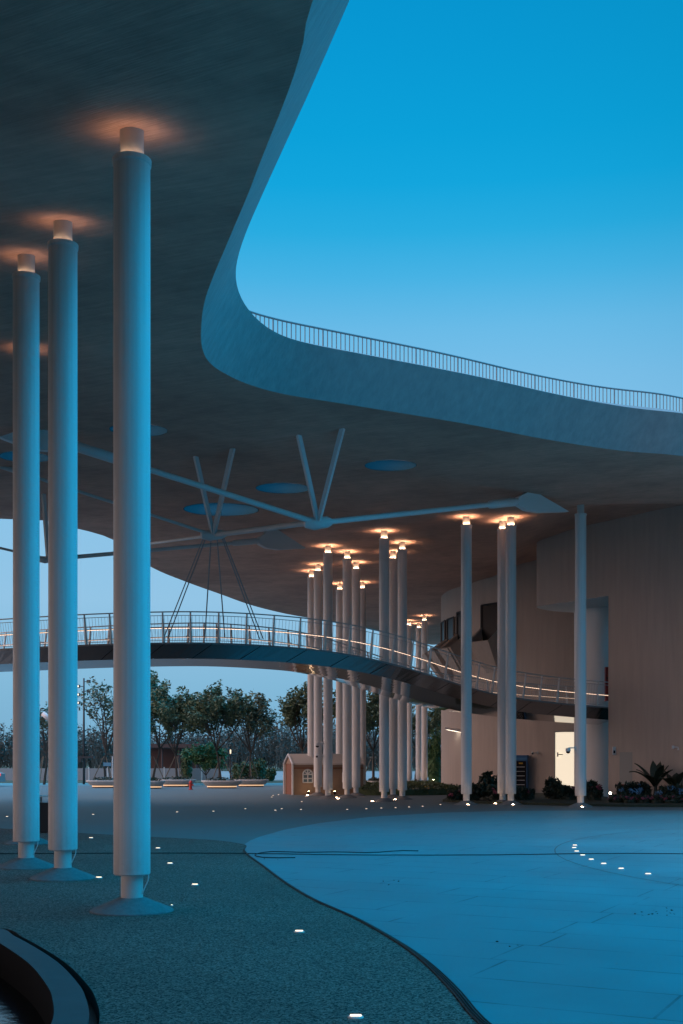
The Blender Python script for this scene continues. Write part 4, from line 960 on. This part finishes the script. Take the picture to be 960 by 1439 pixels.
a = drum_at(757); sec_cam(Vector((DX + (DR + .1) * math.cos(a), DY + (DR + .1) * math.sin(a), HC + (V0 - 1058) * (DY + DR * math.sin(a)) / F)), 'white security camera on the drum wall between fridge and lit door')
p_, _ = fpt(949); sec_cam(p_ + Vector((-.12, -.1, HC + (V0 - 1050) * p_.y / F)), 'white dome camera on the brown wall at the right edge', 1, True)
p_, d_ = fpt(956); 
a = drum_at(838); p_, d_ = fpt(863); wb_ = thing('wall_box', 'small pale wall fixture right of the unlit column', 'wall fixture', P(863, 1055, p_.y - .08))
b = MB(); b.box((0, 0, 0), (.14, .1, .34)); b.build('cover', M['white'], wb_); b = MB(); b.box((0, -.055, -.05), (.08, .02, .12)); b.build('lens', M['glassd'], wb_)
ex = thing('fire_extinguisher', 'dark red slim cabinet at the bridge end beside the wall corner', 'extinguisher', P(853.5, 985, 53.6))
b = MB(); b.box((0, 0, .75), (.2, .2, 1.5)); b.build('cabinet', mat('dark red', (.25, .02, .02), .5), ex); b = MB(); b.box((-.02, -.105, 1.0), (.04, .02, .12)); b.build('handle', M['black'], ex)
# ------------------------------------------------------------------ ground lights
def glight(u, v, l, w=.085, col=False, m=None):
    p = G(u, v); o = thing('ground_light', l, 'ground light', p, group='small lights set in the paving')
    b = MB(); b.lathe([(w * .75, 0), (w * .75, .006), (w * .68, .012), (.01, .012)], 20); b.build('frame', M['steeld'], o, True, 40)
    b = MB()
    for k in range(3): b.lathe([(w * .16, .0145), (w * .1, .021), (.001, .022)], 10, ((k - 1) * w * .36, 0, 0))
    vv = b.v; b2 = MB(); b2.box((0, 0, .016), (w * 1.05, w * .36, .008)); b2.build('lens', m or M['glight'], o)
    return o
GL = ((500, 1430, 'nearest ground light, at the bottom picture edge'), (420.5, 1310, 'ground light on pebble paving, second nearest, right of the largest column'), (274, 1244, 'ground light right of the largest column foot'), (239, 1214, 'ground light beside the lower shaft of the largest column'),
      (222, 1192.5, 'ground light close to the right side of the largest column'), (128, 1178, 'ground light seen between second column and largest column'), (139, 1234, 'ground light at the right rim of the second column foot'), (10, 1148, 'ground light at the far left behind the leftmost column'), (131, 1145, 'distant ground light between second column and largest column'),
      (249, 1141.5, 'distant ground light in a row, first right of the largest column'), (300, 1140.5, 'distant ground light in a row, second right of the largest column'), (345, 1137, 'distant ground light in a row, third right of the largest column'), (387, 1139, 'distant ground light left of the playhouse front'), (396, 1137, 'distant ground light just before the playhouse corner'),
      (423, 1138, 'distant ground light before the playhouse doorway'), (488, 1138, 'distant ground light before the middle trio of columns'), (515, 1137, 'distant ground light between middle trio and central trio'), (536, 1136, 'distant ground light before the front left column of the central trio'), (556, 1135.5, 'distant ground light before the right column of the central trio'), (575, 1134.5, 'distant ground light right of the central trio'), (594, 1133.5, 'distant ground light left of the single column'), (619, 1131, 'distant ground light left of the planting bed end'),
      (382, 1120.5, 'farthest lower left light of three beside the playhouse'), (384, 1118, 'middle light of three beside the playhouse'), (391.5, 1117, 'right light of three beside the playhouse'), (424, 1127, 'ground light before the playhouse window'), (430, 1119.5, 'tiny ground light at the playhouse wall'),
      (808, 1188.5, 'first light on the scored circle, farthest'), (807, 1192, 'second light on the scored circle'), (810.5, 1197, 'third light on the scored circle'), (819, 1202.5, 'middle light on the scored circle'), (831, 1208.5, 'fifth light on the scored circle'), (848.5, 1214.5, 'third nearest light on the scored circle'), (873, 1221.5, 'second nearest light on the scored circle'), (911, 1229, 'nearest light on the scored circle, at right'))
for u, v, l in GL: glight(u, v, l, .07 if v > 1150 else .055)
for k, l, dx, dy in (('c14', 'glowing light at the foot of the single column', 0.0, -.62), ('c15', 'glowing light at the foot of the rear column of the pair', -.35, -.5), ('c16', 'glowing light at the foot of the front column of the pair', 0.0, -.62), ('c17', 'glowing light at the foot of the unlit column', -.05, -.55), ('c8', 'glowing light left of the central trio front column foot', -.5, -.35),
                     ('c10', 'glowing light between the feet of the central trio', -.35, -.55), ('c3', 'glowing light at the foot of the camera-bearing column', .45, -.4), ('c5', 'glowing light at the foot of the tallest middle trio column', -.5, -.35), ('c2', 'glowing light at the foot of the half hidden cluster column', -.5, -.4), ('c12', 'glowing light at the foot of the left distant pale column', .5, -.4), ('c13', 'glowing light at the foot of the right distant pale column', .55, -.4)):
    c = cols[k].location; o = thing('ground_light', l, 'ground light', (c.x + dx, c.y + dy, .0 if k not in ('c12', 'c13') else .42), group='small lights set in the paving')
    b = MB(); b.lathe([(.09, 0), (.09, .02), (.08, .025), (.01, .025)], 18); b.build('frame', M['steeld'], o, True, 40)
    b = MB(); b.lathe([(.05, .027), (.04, .034), (.01, .036)], 16); b.build('lens', M['glight2'], o)
p = G(241.5, 1277); o = thing('ground_light', 'tiny light on the right rim of the largest column foot', 'ground light', (p.x, p.y, .03), group='small lights set in the paving')
b = MB(); b.lathe([(.018, 0), (.018, .012), (.01, .014)], 10); b.build('frame', M['steeld'], o); b = MB(); b.lathe([(.012, .0145), (.002, .02)], 10); b.build('lens', M['glight'], o)
# ------------------------------------------------------------------ cables on the ground
rnd = random.Random(5)
def gcable(pts, r, name, l, wob=.0, group=None, cat='cable'):
    q = resample(spline(pts, 6), .3); q = [Vector((p.x, p.y + rnd.gauss(0, wob), r + .003)) for p in q]
    b = MB(); b.tube(q, r, 5); return tag(b.build(name, M['blackr'], smooth=True), l, cat, group)
gcable([G(-40, 1200.5), G(100, 1200), G(240, 1199.5), G(340, 1200), G(480, 1202), G(600, 1202.5), G(700, 1202), G(860, 1200), G(1000, 1201)], .008, 'power_cable', 'long thin black cable lying straight across the whole plaza', .012)
gcable([G(588, 1196.5), G(560, 1196.5), G(520, 1199), G(470, 1198), G(420, 1198.5), G(380, 1197.5), G(360, 1201), G(362, 1204.5), G(385, 1206.5), G(415, 1206)], .009, 'power_cable', 'loose black cable looped on the blue plaza next to the paving seam', .02)
for k in range(4):
    q0 = resample(seamc[22:], .3); q1 = offset2d(q0, -.03 + .02 * k); q = [a.lerp(c, 1 - .65 * sm((a.y - 8.6) / 3.5)) for a, c in zip(q0, q1)]; q = [Vector((p.x, p.y, .011)) for p in q]
    b = MB(); b.tube(q, .0065, 5); tag(b.build('seam_cable', M['blackr'], smooth=True), ('outermost black seam cable, on the pebble side of the curve', 'second black seam cable from the pebble paving', 'third black seam cable from the pebble paving', 'innermost black seam cable, on the smooth plaza side')[k], 'cable', 'parallel cables along the seam')

# scattered dry leaves and grit on the plaza
rnd = random.Random(31); b = MB()
for (u, v, k) in ((935, 1285, 10), (925, 1288, 4), (950, 1283, 6), (380, 1208, 5), (700, 1330, 4), (560, 1240, 4)):
    g = G(u, v)
    for _ in range(k):
        p = g + Vector((rnd.gauss(0, .14), rnd.gauss(0, .16), .012)); leaves(b, p, (.01, .01, .004), 1, .016, rnd, .2)
tag(b.build('leaf_litter', M['trunk']), 'scatter of small dry leaves on the blue plaza', 'leaf litter', kind='stuff')
